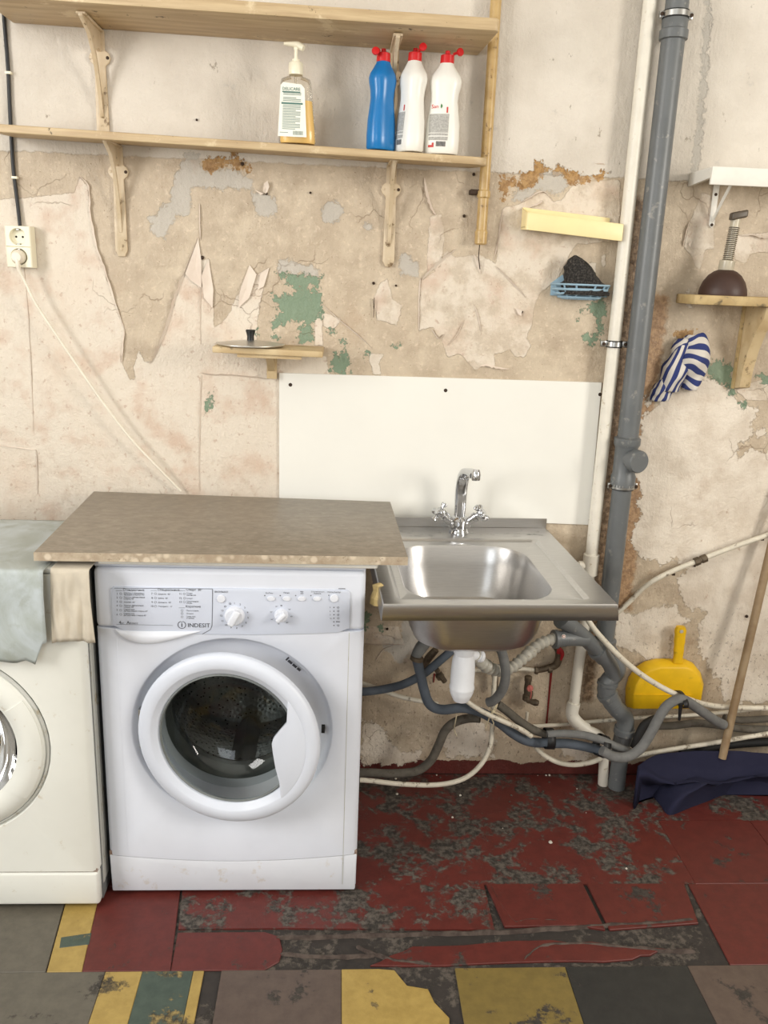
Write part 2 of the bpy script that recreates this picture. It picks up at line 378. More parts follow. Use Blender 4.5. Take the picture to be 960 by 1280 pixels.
zs = np.concatenate([np.arange(0,2.2,0.005), np.arange(2.2,3.12,0.05)])
GX, GZ = np.meshgrid(xs, zs); nxg, nzg = len(xs), len(zs)
gx, gz = GX.ravel(), GZ.ravel()
relief = 0.0012*np.sin(gx*17+2*np.sin(gz*9))+0.0012*np.sin(gz*23+1.7*np.sin(gx*13))
me = bpy.data.meshes.new('wall_back')
nv = nxg*nzg; co = np.zeros((nv+8, 3)); co[:nv,0] = gx; co[:nv,1] = np.abs(relief)*0.6; co[:nv,2] = gz
bx_ = [(-2.4,0.004,0),(2.75,0.004,0),(2.75,0.2,0),(-2.4,0.2,0),(-2.4,0.004,3.1),(2.75,0.004,3.1),(2.75,0.2,3.1),(-2.4,0.2,3.1)]
co[nv:] = bx_
I = np.arange(nxg-1)[None,:]+np.arange(nzg-1)[:,None]*nxg; I = I.ravel()
quads = np.stack([I, I+1, I+1+nxg, I+nxg], 1)
bq = np.array([(3,2,1,0),(4,5,6,7),(1,2,6,5),(2,3,7,6),(3,0,4,7)])+nv
quads = np.concatenate([quads, bq]); nq = len(quads)
me.vertices.add(nv+8); me.vertices.foreach_set('co', co.ravel())
me.loops.add(nq*4); me.loops.foreach_set('vertex_index', quads.ravel().astype(np.int32))
me.polygons.add(nq); me.polygons.foreach_set('loop_start', np.arange(0, nq*4, 4, dtype=np.int32)); me.polygons.foreach_set('use_smooth', np.concatenate([np.ones(nq-5, bool), np.zeros(5, bool)]))
me.update(calc_edges=True); me.validate()
def layer(name, polys, px=True):
    d = np.full(gx.shape, -0.06)
    for p in polys: d = np.maximum(d, sdf_poly(px, gx, gz, p))
    a = me.attributes.new(name, 'FLOAT', 'POINT'); a.data.foreach_set('value', np.concatenate([d, np.full(8, -0.06)]))
layer('paper', PAPER); layer('plaster', PLASTER); layer('green', GREEN); layer('cement', CEMENT); layer('ochre', OCHRE)
layer('dirt', DIRT, False); layer('rustw', RUSTW, False)
t = NT('layered_old_wall')
fine = t.noise(60, 6, 0.7); mid = t.noise(14, 5, 0.65); big = t.noise(2.6, 4, 0.55); rag = t.noise(38, 5, 0.75); speck = t.noise(150, 4, 0.7)
sep = t.new('ShaderNodeSeparateXYZ'); t.ln(t.pos(), sep.inputs[0]); zc = sep.outputs['Z']; xc = sep.outputs['X']
def mask(name, amp, w=0.0012, nn=None):
    nn = rag if nn is None else nn
    return t.step(t.math('MULTIPLY_ADD', t.math('SUBTRACT', nn, 0.5), amp, t.attr(name)), -w, w)
base = t.mix(t.step(mid, 0.3, 0.7), lin((209,193,169)), lin((180,162,139)))
base = t.mix(t.math('MULTIPLY', t.step(big, 0.4, 0.65), 0.5), base, lin((196,178,154)))
base = t.mix(t.math('MULTIPLY', t.step(fine, 0.54, 0.66), 0.5), base, lin((228,211,187)))
base = t.mix(t.math('MULTIPLY', t.step(speck, 0.63, 0.69), 0.75), base, lin((138,112,88)))
# grey-blue filler
m_c = t.math('MULTIPLY', mask('cement', 0.06, 0.003), 0.8)
base = t.mix(m_c, base, t.mix(mid, lin((198,192,182)), lin((182,177,168))))
# pink wallpaper
pinkn = t.step(t.noise(11, 4, 0.55, t.map((1,1,1),(4,2,7))), 0.48, 0.72)
pap = t.mix(t.math('MULTIPLY', pinkn, 0.8), lin((223,211,194)), lin((204,176,154)))
pap = t.mix(t.math('MULTIPLY', t.step(t.noise(5, 3), 0.45, 0.7), 0.5), pap, lin((221,204,184)))
pap = t.mix(t.math('MULTIPLY', t.step(t.noise(48, 5, 0.7), 0.58, 0.66), 0.55), pap, lin((182,150,128)))
pap = t.mix(t.math('MULTIPLY', t.step(speck, 0.68, 0.73), 0.6), pap, lin((150,122,100)))
m_p = t.math('MULTIPLY', mask('paper', 0.018), t.math('SUBTRACT', 1.0, t.math('MULTIPLY', t.math('MULTIPLY', t.step(xc, 0.05, 0.15), t.step(mid, 0.42, 0.6)), 0.6)))
base = t.mix(m_p, base, pap)
# white plaster
m_w = mask('plaster', 0.085)
pla = t.mix(t.step(t.noise(9, 5, 0.6), 0.4, 0.66), lin((232,221,205)), lin((212,198,180)))
pla = t.mix(t.math('MULTIPLY', t.step(t.noise(34, 5, 0.7), 0.64, 0.68), 0.7), pla, lin((190,166,144)))
base = t.mix(m_w, base, pla)
m_r = mask('rustw', 0.06, 0.01)
base = t.mix(t.math('MULTIPLY', m_r, t.math('SUBTRACT', 1.0, m_w)), base, t.mix(t.step(fine, 0.4, 0.6), lin((186,152,116)), lin((152,120,90))))
m_g = mask('green', 0.085, 0.0012, t.noise(62, 5, 0.7))
base = t.mix(m_g, base, t.mix(mid, lin((118,140,116)), lin((136,152,127))))
m_o = mask('ochre', 0.09, 0.002)
base = t.mix(m_o, base, t.mix(t.step(fine, 0.4, 0.6), lin((184,146,94)), lin((150,112,66))))
# whitewash above
zz = t.math('MULTIPLY_ADD', t.math('SUBTRACT', rag, 0.5), 0.02, zc)
m_u = t.step(zz, 1.742, 1.747)
up = t.mix(t.step(t.noise(4, 5, 0.6), 0.35, 0.65), lin((222,214,202)), lin((208,199,186)))
up = t.mix(t.math('MULTIPLY', t.step(t.noise(16, 5, 0.7), 0.62, 0.7), 0.5), up, lin((190,184,176)))
up = t.mix(t.math('MULTIPLY', t.step(t.noise(30, 5, 0.7, t.map((1,1,0.5),(9,0,3))), 0.645, 0.69), 0.75), up, lin((150,138,122)))
gs = t.noise(3, 3, 0.5)
m_u2 = t.math('MULTIPLY', m_u, t.math('SUBTRACT', 1.0, m_o))
base = t.mix(m_u2, base, up)
base = t.mix(t.math('MULTIPLY', t.math('MULTIPLY', m_c, m_u), 0.7), base, lin((176,172,164)))
dn = t.new('ShaderNodeTexNoise'); t.ln(t.pos(), dn.inputs['Vector']); dn.inputs['Scale'].default_value = 9; dn.inputs['Detail'].default_value = 4
va = t.new('ShaderNodeVectorMath'); va.operation = 'MULTIPLY_ADD'; t.ln(dn.outputs['Color'], va.inputs[0]); va.inputs[1].default_value = (0.12,0.12,0.12); t.ln(t.pos(), va.inputs[2])
crk = t.math('MULTIPLY', t.step(t.vor(7, 'DISTANCE_TO_EDGE', va.outputs[0]), 0.009, 0.003), t.step(t.noise(4.5, 3, 0.5, t.map((1,1,1),(7,3,1))), 0.56, 0.64))
crk = t.math('MULTIPLY', crk, t.math('SUBTRACT', 1.0, m_u))
base = t.mix(t.math('MULTIPLY', crk, 0.4), base, lin((132,106,84)))
blot = t.math('MULTIPLY', t.step(t.noise(6, 6, 0.72, t.map((1,1,0.8),(11,3,5))), 0.56, 0.68), t.math('SUBTRACT', 1.0, m_u))
base = t.mix(t.math('MULTIPLY', blot, 0.3), base, lin((168,138,110)))
scr_glint = t.step(t.noise(70, 5, 0.75, t.map((0.35,1,1.6),(2,5,1))), 0.66, 0.70)  # pale scratch lines, the glints on them painted into the wall colour
base = t.mix(t.math('MULTIPLY', t.math('MULTIPLY', scr_glint, t.math('SUBTRACT', 1.0, m_u)), 0.6), base, lin((236,224,204)))
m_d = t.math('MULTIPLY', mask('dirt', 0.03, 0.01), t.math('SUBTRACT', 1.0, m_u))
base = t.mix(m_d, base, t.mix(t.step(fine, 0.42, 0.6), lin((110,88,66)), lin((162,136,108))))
spk = t.math('MULTIPLY', t.step(t.noise(85, 5, 0.75, t.map((1,1,0.7),(3,8,2))), 0.57, 0.64), t.step(t.math('MULTIPLY_ADD', mid, 0.3, zc), 0.85, 0.5))
base = t.mix(t.math('MULTIPLY', spk, 0.6), base, lin((104,86,70)))
# red oil-paint band by the floor and grime above it
rb = t.step(t.math('MULTIPLY_ADD', t.math('SUBTRACT', mid, 0.5), 0.06, zc), 0.045, 0.042)
base = t.mix(t.math('MULTIPLY', rb, t.math('SUBTRACT', 1.0, m_w)), base, lin((92,40,34)))
h = t.math('ADD', t.math('MULTIPLY', m_p, 0.9), t.math('MULTIPLY', m_w, 1.2))
h = t.math('ADD', h, t.math('MULTIPLY', m_g, -0.5)); h = t.math('ADD', h, t.math('MULTIPLY', m_u2, 0.8))
h = t.math('ADD', h, t.math('MULTIPLY', fine, 0.8)); h = t.math('ADD', h, t.math('MULTIPLY', mid, 1.6)); h = t.math('ADD', h, t.math('MULTIPLY', m_c, -0.6))
h = t.math('ADD', h, t.math('MULTIPLY', speck, 0.5)); h = t.math('ADD', h, t.math('MULTIPLY', crk, -0.4)); h = t.math('ADD', h, t.math('MULTIPLY', t.noise(24, 4, 0.6, t.map((1.8,1,0.5))), 1.2)); t.bump(h, 0.8, 0.0035)
wall_mat = t.fin(base, t.math('MULTIPLY_ADD', m_u, 0.35, 0.42))
me.materials.append(wall_mat)
wall = bpy.data.objects.new('wall_back', me); COL.objects.link(wall); wall['kind'] = 'structure'; WORLD['wall_back'] = np.zeros(3)
wall['label'] = 'old wall with peeling paint, torn wallpaper and bare plaster'

# the rest of the room around the photographer
M['room'] = simple('cream_wall_paint', (210,207,200), 0.8, var=0.04, vs=3)
M['ceil'] = simple('whitewashed_ceiling', (226,225,221), 0.9, var=0.03, vs=3)
def struct(name, m, mat, lb):
    o = m.build(name, M[mat]); o['kind'] = 'structure'; o['label'] = lb; return o
struct('wall_left', MB().box(-2.6,-2.4,-5.3,0.0,0.0,3.1), 'room', 'plain cream side wall with a window')
struct('wall_right', MB().box(2.75,2.95,-5.3,0.0,0.0,3.1), 'room', 'plain cream side wall opposite the washing machines end')
struct('wall_front', MB().box(-2.4,2.75,-5.3,-5.1,0.0,3.1), 'room', 'plain cream wall behind the viewer')
struct('ceiling', MB().box(-2.6,2.95,-5.3,0.2,3.1,3.2), 'ceil', 'whitewashed ceiling')
def frame(name, ax, c, w, h, at):
    m = MB(); cx, cz = c; t_ = 0.05
    for (u0, u1, z0, z1) in ((-w/2-t_,-w/2,-h/2-t_,h/2+t_),(w/2,w/2+t_,-h/2-t_,h/2+t_),(-w/2,w/2,h/2,h/2+t_),(-w/2,w/2,-h/2-t_,-h/2)):
        if ax == 'x': m.box(*sorted((at, at+(0.06 if at < 0 else -0.06))), cx+u0, cx+u1, cz+z0, cz+z1)
        else: m.box(cx+u0, cx+u1, at, at+0.06, cz+z0, cz+z1)
    o = m.build(name, M['white_metal']); o['kind'] = 'structure'; o['label'] = 'white painted window frame'
frame('window_1', 'x', (-2.1,1.90), 1.15, 1.45, -2.4); frame('window_2', 'x', (-2.2,1.90), 0.95, 1.15, 2.75); frame('window_3', 'y', (-0.9,1.9), 1.75, 1.75, -5.1)

# lifted wallpaper edges: thin curled strips that stand off the wall
M['paperm'] = simple('loose_paper', (227,214,199), 0.7, c2=(220,203,187), vs=14)
M['paperd'] = simple('paper_back', (190,164,134), 0.8, c2=(176,148,118), vs=20)
def curl(pts, w, lift, side=1, mat='paperm', name='torn_paper_edge'):
    P_ = [Vector(W(*p)) for p in pts]; P_, _ = crom(P_, 0.0, 5)
    m = MB(); vs = []; fs = []; n = len(P_)
    for i, p in enumerate(P_):
        tn = (P_[min(i+1,n-1)]-P_[max(i-1,0)]).normalized(); pr = Vector((-tn.z, 0, tn.x))*side
        k = math.sin(math.pi*(i+0.35)/(n-0.3))**0.6*(0.75+0.5*nz(i*0.7, lift*900, w*100))
        for (a, l) in ((0.0, 0.0012), (0.45, 0.35), (0.85, 0.85), (1.0, 1.1)):
            q = p + pr*(w*a*k); vs.append((q.x, -0.0005-lift*l*k, q.z))
        q = p + pr*(w*0.93*k); vs.append((q.x, -lift*1.02*k+0.0012, q.z))
    for i in range(n-1):
        for c in range(4): fs.append((i*5+c, i*5+c+1, i*5+6+c, i*5+5+c))
    m.add(vs, fs); return m.build(name, M[mat], wall)
for c in [
 ([(100,221),(110,234),(112,268),(120,310),(131,340),(143,378),(155,411)], 0.008, 0.008, 1),
 ([(155,411),(153,430),(152,452)], 0.006, 0.006, 1),
 ([(248,297),(236,332),(222,367),(213,398),(203,426),(191,452),(183,453)], 0.008, 0.009, -1),
 ([(249,254),(249,275),(250,300)], 0.004, 0.004, 1), ([(251,318),(251,360),(251,400),(251,430)], 0.003, 0.003, -1),
 ([(252,470),(251,520),(250,570),(250,613)], 0.003, 0.003, -1),
 ([(251,466),(262,469),(290,470),(335,474)], 0.006, 0.007, 1),
 ([(400,378),(420,397),(445,418),(466,436)], 0.004, 0.004, 1),
 ([(619,333),(632,346),(645,360),(657,372)], 0.005, 0.006, 1),
 ([(570,312),(556,324),(540,338),(528,350)], 0.009, 0.008, -1),
 ([(525,347),(523,370),(523,412)], 0.004, 0.004, 1),
 ([(628,262),(624,285),(622,300),(617,325)], 0.004, 0.005, 1),
 ([(45,562),(25,559),(-5,556)], 0.003, 0.003, 1), ([(45,562),(46,590),(47,618)], 0.003, 0.003, 1),
 ([(26,300),(34,380),(38,450),(42,540)], 0.002, 0.002, 1),
 ([(600,457),(608,455),(620,458),(636,461)], 0.007, 0.009, -1),
 ([(538,410),(548,424),(556,418)], 0.004, 0.004, 1),
 ([(862,277),(858,292),(854,308)], 0.006, 0.007, -1),
 ([(925,294),(940,292),(955,296),(975,293)], 0.007, 0.009, -1),
 ([(650,253),(661,247),(672,240),(682,240),(692,252)], 0.004, 0.005, -1),
 ([(648,262),(662,258),(674,253),(676,250)], 0.005, 0.007, -1),
 ([(560,432),(572,418),(580,400)], 0.003, 0.003, 1), ([(592,380),(597,396),(601,415)], 0.003, 0.003, 1),
 ([(592,318),(596,330),(600,342)], 0.006, 0.007, 1),
 ([(440,806),(470,806),(506,806)], 0.004, 0.004, 1), ([(470,826),(480,812),(490,808)], 0.004, 0.004, 1),
 ([(745,205),(756,206)], 0.003, 0.003, 1)]:
    curl(*c)
curl([(531,222),(535,240),(540,258),(545,268)], 0.010, 0.007, -1)
# loose tongues of paper standing off the wall
def tongue(poly, lift):
    P_ = [W(*p) for p in poly]; c = np.mean(P_, 0); m = MB(); n = len(P_)
    top = [(p[0], -0.001-lift*(0.3+0.7*((i*37) % 10)/10), p[2]) for i, p in enumerate(P_)]
    back = [(p[0], a[1]+0.0008, p[2]) for p, a in zip(P_, top)]
    m.add(top+back+[(c[0], -0.001-lift*0.4, c[2]), (c[0], -0.0002-lift*0.4, c[2])],
          [(i, (i+1) % n, 2*n) for i in range(n)]+[((i+1) % n+n, i+n, 2*n+1) for i in range(n)]+[(i, i+n, (i+1) % n+n, (i+1) % n) for i in range(n)])
    return m.build('torn_paper_flap', M['paperm'], wall, smooth=False)
for pl, lf in [([(248,298),(252,325),(252,360),(238,350),(232,342)], 0.006), ([(261,324),(267,362),(266,385),(255,372),(252,345)], 0.005),
               ([(312,331),(321,343),(312,372),(298,385),(300,365)], 0.006), ([(337,334),(330,358),(322,362),(326,342)], 0.006),
               ([(330,230),(335,226),(337,234),(333,243),(329,240)], 0.012), ([(318,237),(330,242),(326,244)], 0.008),
               ([(644,385),(652,388),(651,395),(647,392)], 0.008), ([(860,305),(864,300),(862,309)], 0.006)]:
    tongue(pl, lf)
# nails, plugs and paint runs left in the wall
M['nail'] = simple('rusty_nail', (70,54,42), 0.6, 0.5)
for (x, y, r) in [(467,354,0.004),(495,357,0.003),(333,242,0.004),(303,205,0.005),(253,322,0.005),(388,241,0.003),(580,270,0.004),(592,218,0.004),(652,390,0.004),(246,150,0.003),(933,770,0.005),(868,707,0.004),(484,786,0.004)]:
    p = W(x, y); MB().rev([(r*0.6,0.0),(r,0.0015),(r*0.9,0.004),(r*0.3,0.006)], (p[0],0.0,p[2]), (0,-1,0), 8).build('nail', M['nail'], wall)
MB().tube(PP([(466,374,-0.004),(467,386,-0.006),(468,372,-0.006),(467,397,-0.004)]), 0.0009, 6).build('bent_wire', M['nail'], wall)
M['redrun'] = simple('red_paint_run', (136,34,30), 0.5)
MB().tube(PP([(689,840,-0.001),(687,862,-0.0012),(685,885,-0.001),(683,905,-0.001)]), [0.004,0.003,0.0026,0.003], 6).build('paint_run', M['redrun'], wall)
MB().tube(PP([(543,842,-0.001),(542,853,-0.001)]), [0.003,0.002], 6).build('paint_run', M['redrun'], wall)

# ------------------------------------------------------------------ floor and its tiles
def floor_mat(name, c, c2, wear, wc=(66,60,54), rough=0.5):
    t = NT(name); a_ = t.noise(7, 6, 0.7); b_ = t.noise(30, 6, 0.7)
    col = t.mix(t.step(b_, 0.3, 0.7), lin(c), lin(c2))
    m_ = t.step(t.math('MULTIPLY_ADD', b_, 0.35, a_), 0.80-wear*0.35, 0.86-wear*0.3)
    col = t.mix(m_, col, t.mix(t.step(t.noise(60, 5, 0.7), 0.4, 0.65), lin((44,40,36)), lin(wc)))
    t.bump(t.math('ADD', b_, m_), 0.35, 0.002)
    return t.fin(col, t.math('MULTIPLY_ADD', m_, 0.25, rough))
FM = {'slab': floor_mat('grimy_screed', (52,46,42), (40,36,33), 0.5, (92,84,76), 0.8),
      'red': floor_mat('red_paint_tile', (98,40,34), (84,34,29), 0.12, (70,62,56)),
      'redw': floor_mat('worn_red_tile', (98,40,34), (84,34,29), 0.42, (96,88,80)),
      'grey': floor_mat('grey_tile', (100,94,83), (88,83,73), 0.1, (76,70,61)),
      'brown': floor_mat('brown_grey_tile', (94,80,71), (82,69,62), 0.1),
      'yellow': floor_mat('yellow_tile', (172,146,82), (154,129,69), 0.10, (116,100,66)),
      'olive': floor_mat('olive_tile', (124,106,56), (110,94,50), 0.08),
      'black': floor_mat('black_tile', (46,46,44), (38,38,37), 0.1),
      'green': floor_mat('green_tile', (72,84,74), (60,72,64), 0.25, (150,130,80))}
fl = MB().box(-2.6, 2.95, -5.3, 0.2, -0.12, -0.004).build('floor', FM['slab']); fl['kind'] = 'structure'
fl['label'] = 'worn floor of red, grey, yellow and black painted tiles'
def tile(poly, mat, dz=0.0, name='floor_tile'):
    m = MB(); n = len(poly); c = np.mean(poly, 0); gp_ = 0.9995 if mat == 'redw' else 0.997
    pts = [(c[0]+(p[0]-c[0])*gp_, c[1]+(p[1]-c[1])*gp_) for p in poly]
    m.prism(pts, -0.004, dz, 'xy'); return m.build(name, FM[mat], fl, bevel=0.0 if mat == 'redw' else 0.0012, seg=1, smooth=False)
def rect(x0, x1, y0, y1): return [(x0,y0),(x1,y0),(x1,y1),(x0,y1)]
def jag(poly, amp=0.006, k=5):
    out = []
    for i in range(len(poly)):
        a, b = poly[i], poly[(i+1) % len(poly)]
        for j in range(k):
            tt = j/k; q = (a[0]+(b[0]-a[0])*tt, a[1]+(b[1]-a[1])*tt)
            out.append((q[0]+(random.uniform(-amp, amp) if j else 0), q[1]+(random.uniform(-amp, amp) if j else 0)))
    return out
R0, R1, R2, R3, R4 = -1.035, -0.768, -0.500, -0.235, -0.004
S = 0.27
front = [(-1.284,-1.014,'brown'),(-1.014,-0.744,'grey'),(-0.744,-0.474,'grey'),(-0.474,-0.395,'yellow'),(-0.395,-0.285,'green'),(-0.285,-0.262,'yellow'),(-0.225,0.038,'brown')]
for x0, x1, c in front: tile(rect(x0, x1, R0, R1), c)
tile([(0.038,R0),(0.245,R0),(0.262,-0.90),(0.235,-0.86),(0.225,-0.825),(0.18,-0.815),(0.155,-0.772),(0.12,R1),(0.038,R1)], 'yellow')
tile(rect(0.290,0.540,R0,R1), 'olive'); tile(rect(0.540,0.820,R0,R1), 'black'); tile(rect(0.820,1.10,R0,R1), 'brown')
for k in range(3): tile(rect(1.10+k*S,1.37+k*S,R0,R1), ['olive','grey','black'][k])
for r in range(1, 15):
    for k in range(-8, 10):
        c = ['grey','brown','yellow','olive','black','grey','red'][(r*5+k*3) % 7]
        tile(rect(0.02+k*S, 0.02+(k+1)*S, R0-r*S, R0-(r-1)*S), c)
tile([(-0.86,R1),(-0.602,R1),(-0.632,R2),(-0.86,R2)], 'grey'); tile(rect(-1.13,-0.86,R1,R2), 'brown')
tile([(-0.60,R1),(-0.525,R1),(-0.555,R2),(-0.63,R2)], 'yellow')
tile([(-0.594,-0.70),(-0.531,-0.69),(-0.535,-0.655),(-0.60,-0.668)], 'green', 0.0012)
tile([(-0.525,R1),(-0.335,R1),(-0.36,R2),(-0.555,R2)], 'red')
tile([(-0.335,R1),(-0.13,R1),(-0.10,-0.745),(-0.095,-0.71),(-0.105,-0.67),(-0.14,-0.655),(-0.34,-0.655)], 'red')
tile([(-0.34,-0.645),(-0.10,-0.645),(0.13,-0.65),(0.40,-0.655),(0.40,R2),(-0.355,R2)], 'redw', 0.0005)
tile(jag([(0.10,-0.76),(0.44,-0.755),(0.70,-0.75),(0.80,-0.72),(0.62,-0.695),(0.44,-0.69),(0.20,-0.705)], 0.006, 4), 'red', 0.0015)
tile([(0.425,-0.648),(0.60,-0.645),(0.665,-0.66),(0.655,R2),(0.405,R2)], 'red', 0.003)
tile([(0.675,-0.66),(0.90,-0.64),(0.92,R2),(0.665,R2)], 'red', 0.002)
tile([(0.92,R1),(1.13,R1),(1.18,R2),(0.93,R2)], 'red'); tile([(1.14,R1),(1.45,R1),(1.45,R2),(1.19,R2)], 'red')
for k in range(-4, 6):
    tile(rect(0.14+k*S,0.14+(k+1)*S,R2,R3), 'redw' if -2 < k < 3 else 'red')
    tile(rect(0.05+k*S,0.05+(k+1)*S,R3,R4), 'redw')
# broken raised lips where the old covering has split
M['lip'] = simple('split_edge', (92,80,72), 0.85, c2=(64,52,46), vs=40)
def lip(pts, w, hgt):
    m = MB(); vs = []; n = len(pts)
    P_, _ = crom([Vector(Zp(x, y, 0)) for x, y in pts], 0.0, 8); n = len(P_)
    for i, p in enumerate(P_):
        k = 0.7+0.8*abs(nz(i*0.55, w*300)); e = 1 if 0 < i < n-1 else 0.2; j = 0.005*nz(i*0.4, 3.3)
        vs += [(p.x,p.y-w*k*e+j,-0.003),(p.x,p.y-w*0.4*k*e+j,hgt*k*e),(p.x,p.y+w*0.35*k*e+j,hgt*0.8*k*e),(p.x,p.y+w*k*e+j,-0.003)]
    m.add(vs, [(i*4+c, i*4+c+1, i*4+5+c, i*4+4+c) for i in range(n-1) for c in range(3)]+[(0,1,2,3),(n*4-1,n*4-2,n*4-3,n*4-4)])
    return m.build('split_edge', M['lip'], fl)
lip([(345,1172),(440,1170),(520,1168),(600,1166),(700,1161),(800,1155),(868,1150)], 0.006, 0.007)
lip([(655,1200),(675,1184),(720,1180),(800,1186),(870,1190)], 0.005, 0.005)
lip([(445,1183),(475,1195),(500,1202),(540,1206)], 0.006, 0.006)
lip([(350,1192),(420,1196),(470,1194)], 0.005, 0.005)
lip([(612,1106),(640,1150),(660,1150),(712,1152)], 0.004, 0.004)
M['crumb'] = simple('plaster_crumb', (206,198,184), 0.8)
M['grit'] = simple('dark_grit', (86,76,68), 0.9)
for i in range(46):                       # plaster grit along the foot of the wall
    x = random.uniform(455, 790); y = random.uniform(955, 1000) if i < 36 else random.uniform(1000, 1100)
    p = Zp(x, y, 0); r = random.uniform(0.0015, 0.0045)
    MB().rev([(r*0.7,0),(r,r*0.5),(r*0.6,r),(0,r*1.15)], (p[0],min(p[1],-0.01),0), (0,0,1), 6).build('grit', M['crumb' if i % 3 == 0 else 'grit'], fl, smooth=False)
p = Zp(688,1054,0); MB().rev([(0.003,0),(0.006,0.003),(0.003,0.007)], (p[0],p[1],0.0), (0,0,1), 7).build('grit', M['crumb'], fl, smooth=False)

# ------------------------------------------------------------------ washing machine
FX, FZ, FY = -0.2235, 0.452, -0.533
wm = thing('washing_machine', (FX, -0.32, 0), 'bluish white front-loading washing machine under the worktop, door slightly ajar', 'washing machine')
X0, X1 = -0.521, 0.074
m = MB()
m.box(X0, X0+0.012, -0.51, -0.10, 0.012, 0.845); m.box(X1-0.012, X1, -0.51, -0.10, 0.012, 0.845)
m.box(X0+0.012, X1-0.012, -0.112, -0.10, 0.012, 0.845); m.box(X0+0.012, X1-0.012, -0.51, -0.112, 0.012, 0.02)
m.build('cabinet', M['washer'], wm)
MB().box(X0, X1, -0.525, -0.10, 0.8455, 0.858).build('lid', M['washer'], wm, bevel=0.004)
for fx in (X0+0.05, X1-0.05):
    for fy in (-0.48, -0.15): MB().rev([(0.016,0),(0.018,0.004),(0.014,0.0125)], (fx, fy, 0), (0,0,1), 12).build('foot', M['blackrub'], wm)
def rect_ring(x0, x1, z0, z1, Y, k=16):
    out = []
    for (a, b) in (((x1,z0),(x1,z1)),((x1,z1),(x0,z1)),((x0,z1),(x0,z0)),((x0,z0),(x1,z0))):
        out += [(a[0]+(b[0]-a[0])*i/k, Y, a[1]+(b[1]-a[1])*i/k) for i in range(k)]
    return out
def kcurve(x): return 0.0965+0.019*((x-FX)/0.2975)**2
def plate_hole(x0, x1, z0, z1, cx, cz, prof, Yb, Yf, bev=0.008):
    r0 = rect_ring(x0, x1, z0, z1, Yb); r1 = rect_ring(x0, x1, z0, z1, Yf+bev*0.8); r2 = rect_ring(x0+bev*0.8, x1-bev*0.8, z0+0.001, z1-0.001, Yf)
    ang = [math.atan2(p[2]-cz, p[0]-cx) for p in r2]
    rings = [r0, r1, r2] + [[(cx+r*math.cos(a), Y, cz+r*math.sin(a)) for a in ang] for r, Y in prof]
    return MB().loft(rings, False, False)
plate_hole(X0, X1, 0.113, 0.704, FX, FZ, [(0.233,FY),(0.229,FY+0.003),(0.226,FY+0.014),(0.216,FY+0.024),(0.168,FY+0.027),(0.166,FY+0.06)], -0.49, FY, 0.012).xf(lambda x, y, z: (x, y, z if z > 0.116 else kcurve(x)+0.0022)).build('front_panel', M['washer'], wm, ang=50)
m = MB(); top = [(X0+(X1-X0)*i/24, kcurve(X0+(X1-X0)*i/24)) for i in range(25)]
m.prism([(X0+0.002,0.012),(X1-0.002,0.012)]+top[::-1], FY+0.001, -0.49); m.build('kick_plate', M['kick'], wm, bevel=0.004)
m = MB(); m.prism([(x, z-0.004) for x, z in top]+[(X1,0.125),(X0,0.125)], FY+0.0035, -0.50); m.build('rust_line', M['seam'], wm)
MB().box(X1-0.0345, X1-0.033, FY-0.0004, FY+0.004, 0.03, 0.70).build('panel_crease', M['old_grey'], wm)
MB().box(X0+0.0435, X0+0.045, FY-0.0004, FY+0.004, 0.115, 0.70).build('panel_crease', M['washer'], wm)
MB().box(X0, X1, FY, -0.49, 0.7045, 0.845).build('fascia', M['washer'], wm, bevel=0.012, seg=4)
# control panel
CY = FY-0.004
xa, xb = -0.4835, 0.0405
low = [(xa+(xb-xa)*i/20, 0.7035-0.010*(1-((i-9.5)/10.5)**2)) for i in range(21)]
cp = MB().prism([(xa+0.006,0.803),(xa,0.797)]+[(xa,0.712)]+low[1:-1]+[(xb,0.712),(xb,0.797),(xb-0.006,0.803)], CY, FY+0.02).build('control_panel', M['panel'], wm, bevel=0.0015)
# drawer pull under the panel
m = MB(); rows = []
for k in range(9):
    f = k/8
    rows.append([(-0.478+0.19*u, FY-0.0035-0.0085*math.sin(math.pi*f)**0.8*math.sin(math.pi*u)**0.6+(0.0045 if k in (0, 8) else 0.0), 0.702-f*0.036*math.sin(math.pi*u**0.66)) for u in [i/24 for i in range(25)]])
m.loft(rows, False, False, closed=False); m.build('drawer_pull', M['knob'], wm)
def fpx(x, y, dY=0.0): p = W(x, y, CY+dY); return p[0], p[2]
PR = MB(); PY = CY-0.0006
def bar_(x0, z0, x1, z1, w=0.0011):
    d = Vector((x1-x0, 0, z1-z0)); pr = Vector((-d.z, 0, d.x)).normalized()*w/2
    PR.add([(x0+pr.x,PY,z0+pr.z),(x1+pr.x,PY,z1+pr.z),(x1-pr.x,PY,z1-pr.z),(x0-pr.x,PY,z0-pr.z)], [(0,1,2,3)])
q = [fpx(*p) for p in [(143,735),(204,735.4),(265.8,736),(265.6,760),(265,782),(263,787),(253,792.5)]]
for a, b in zip(q[:-1], q[1:]): bar_(*a, *b, 0.0010)
px1 = lambda X, Y: fpx(140+X/6, 730+Y/6)
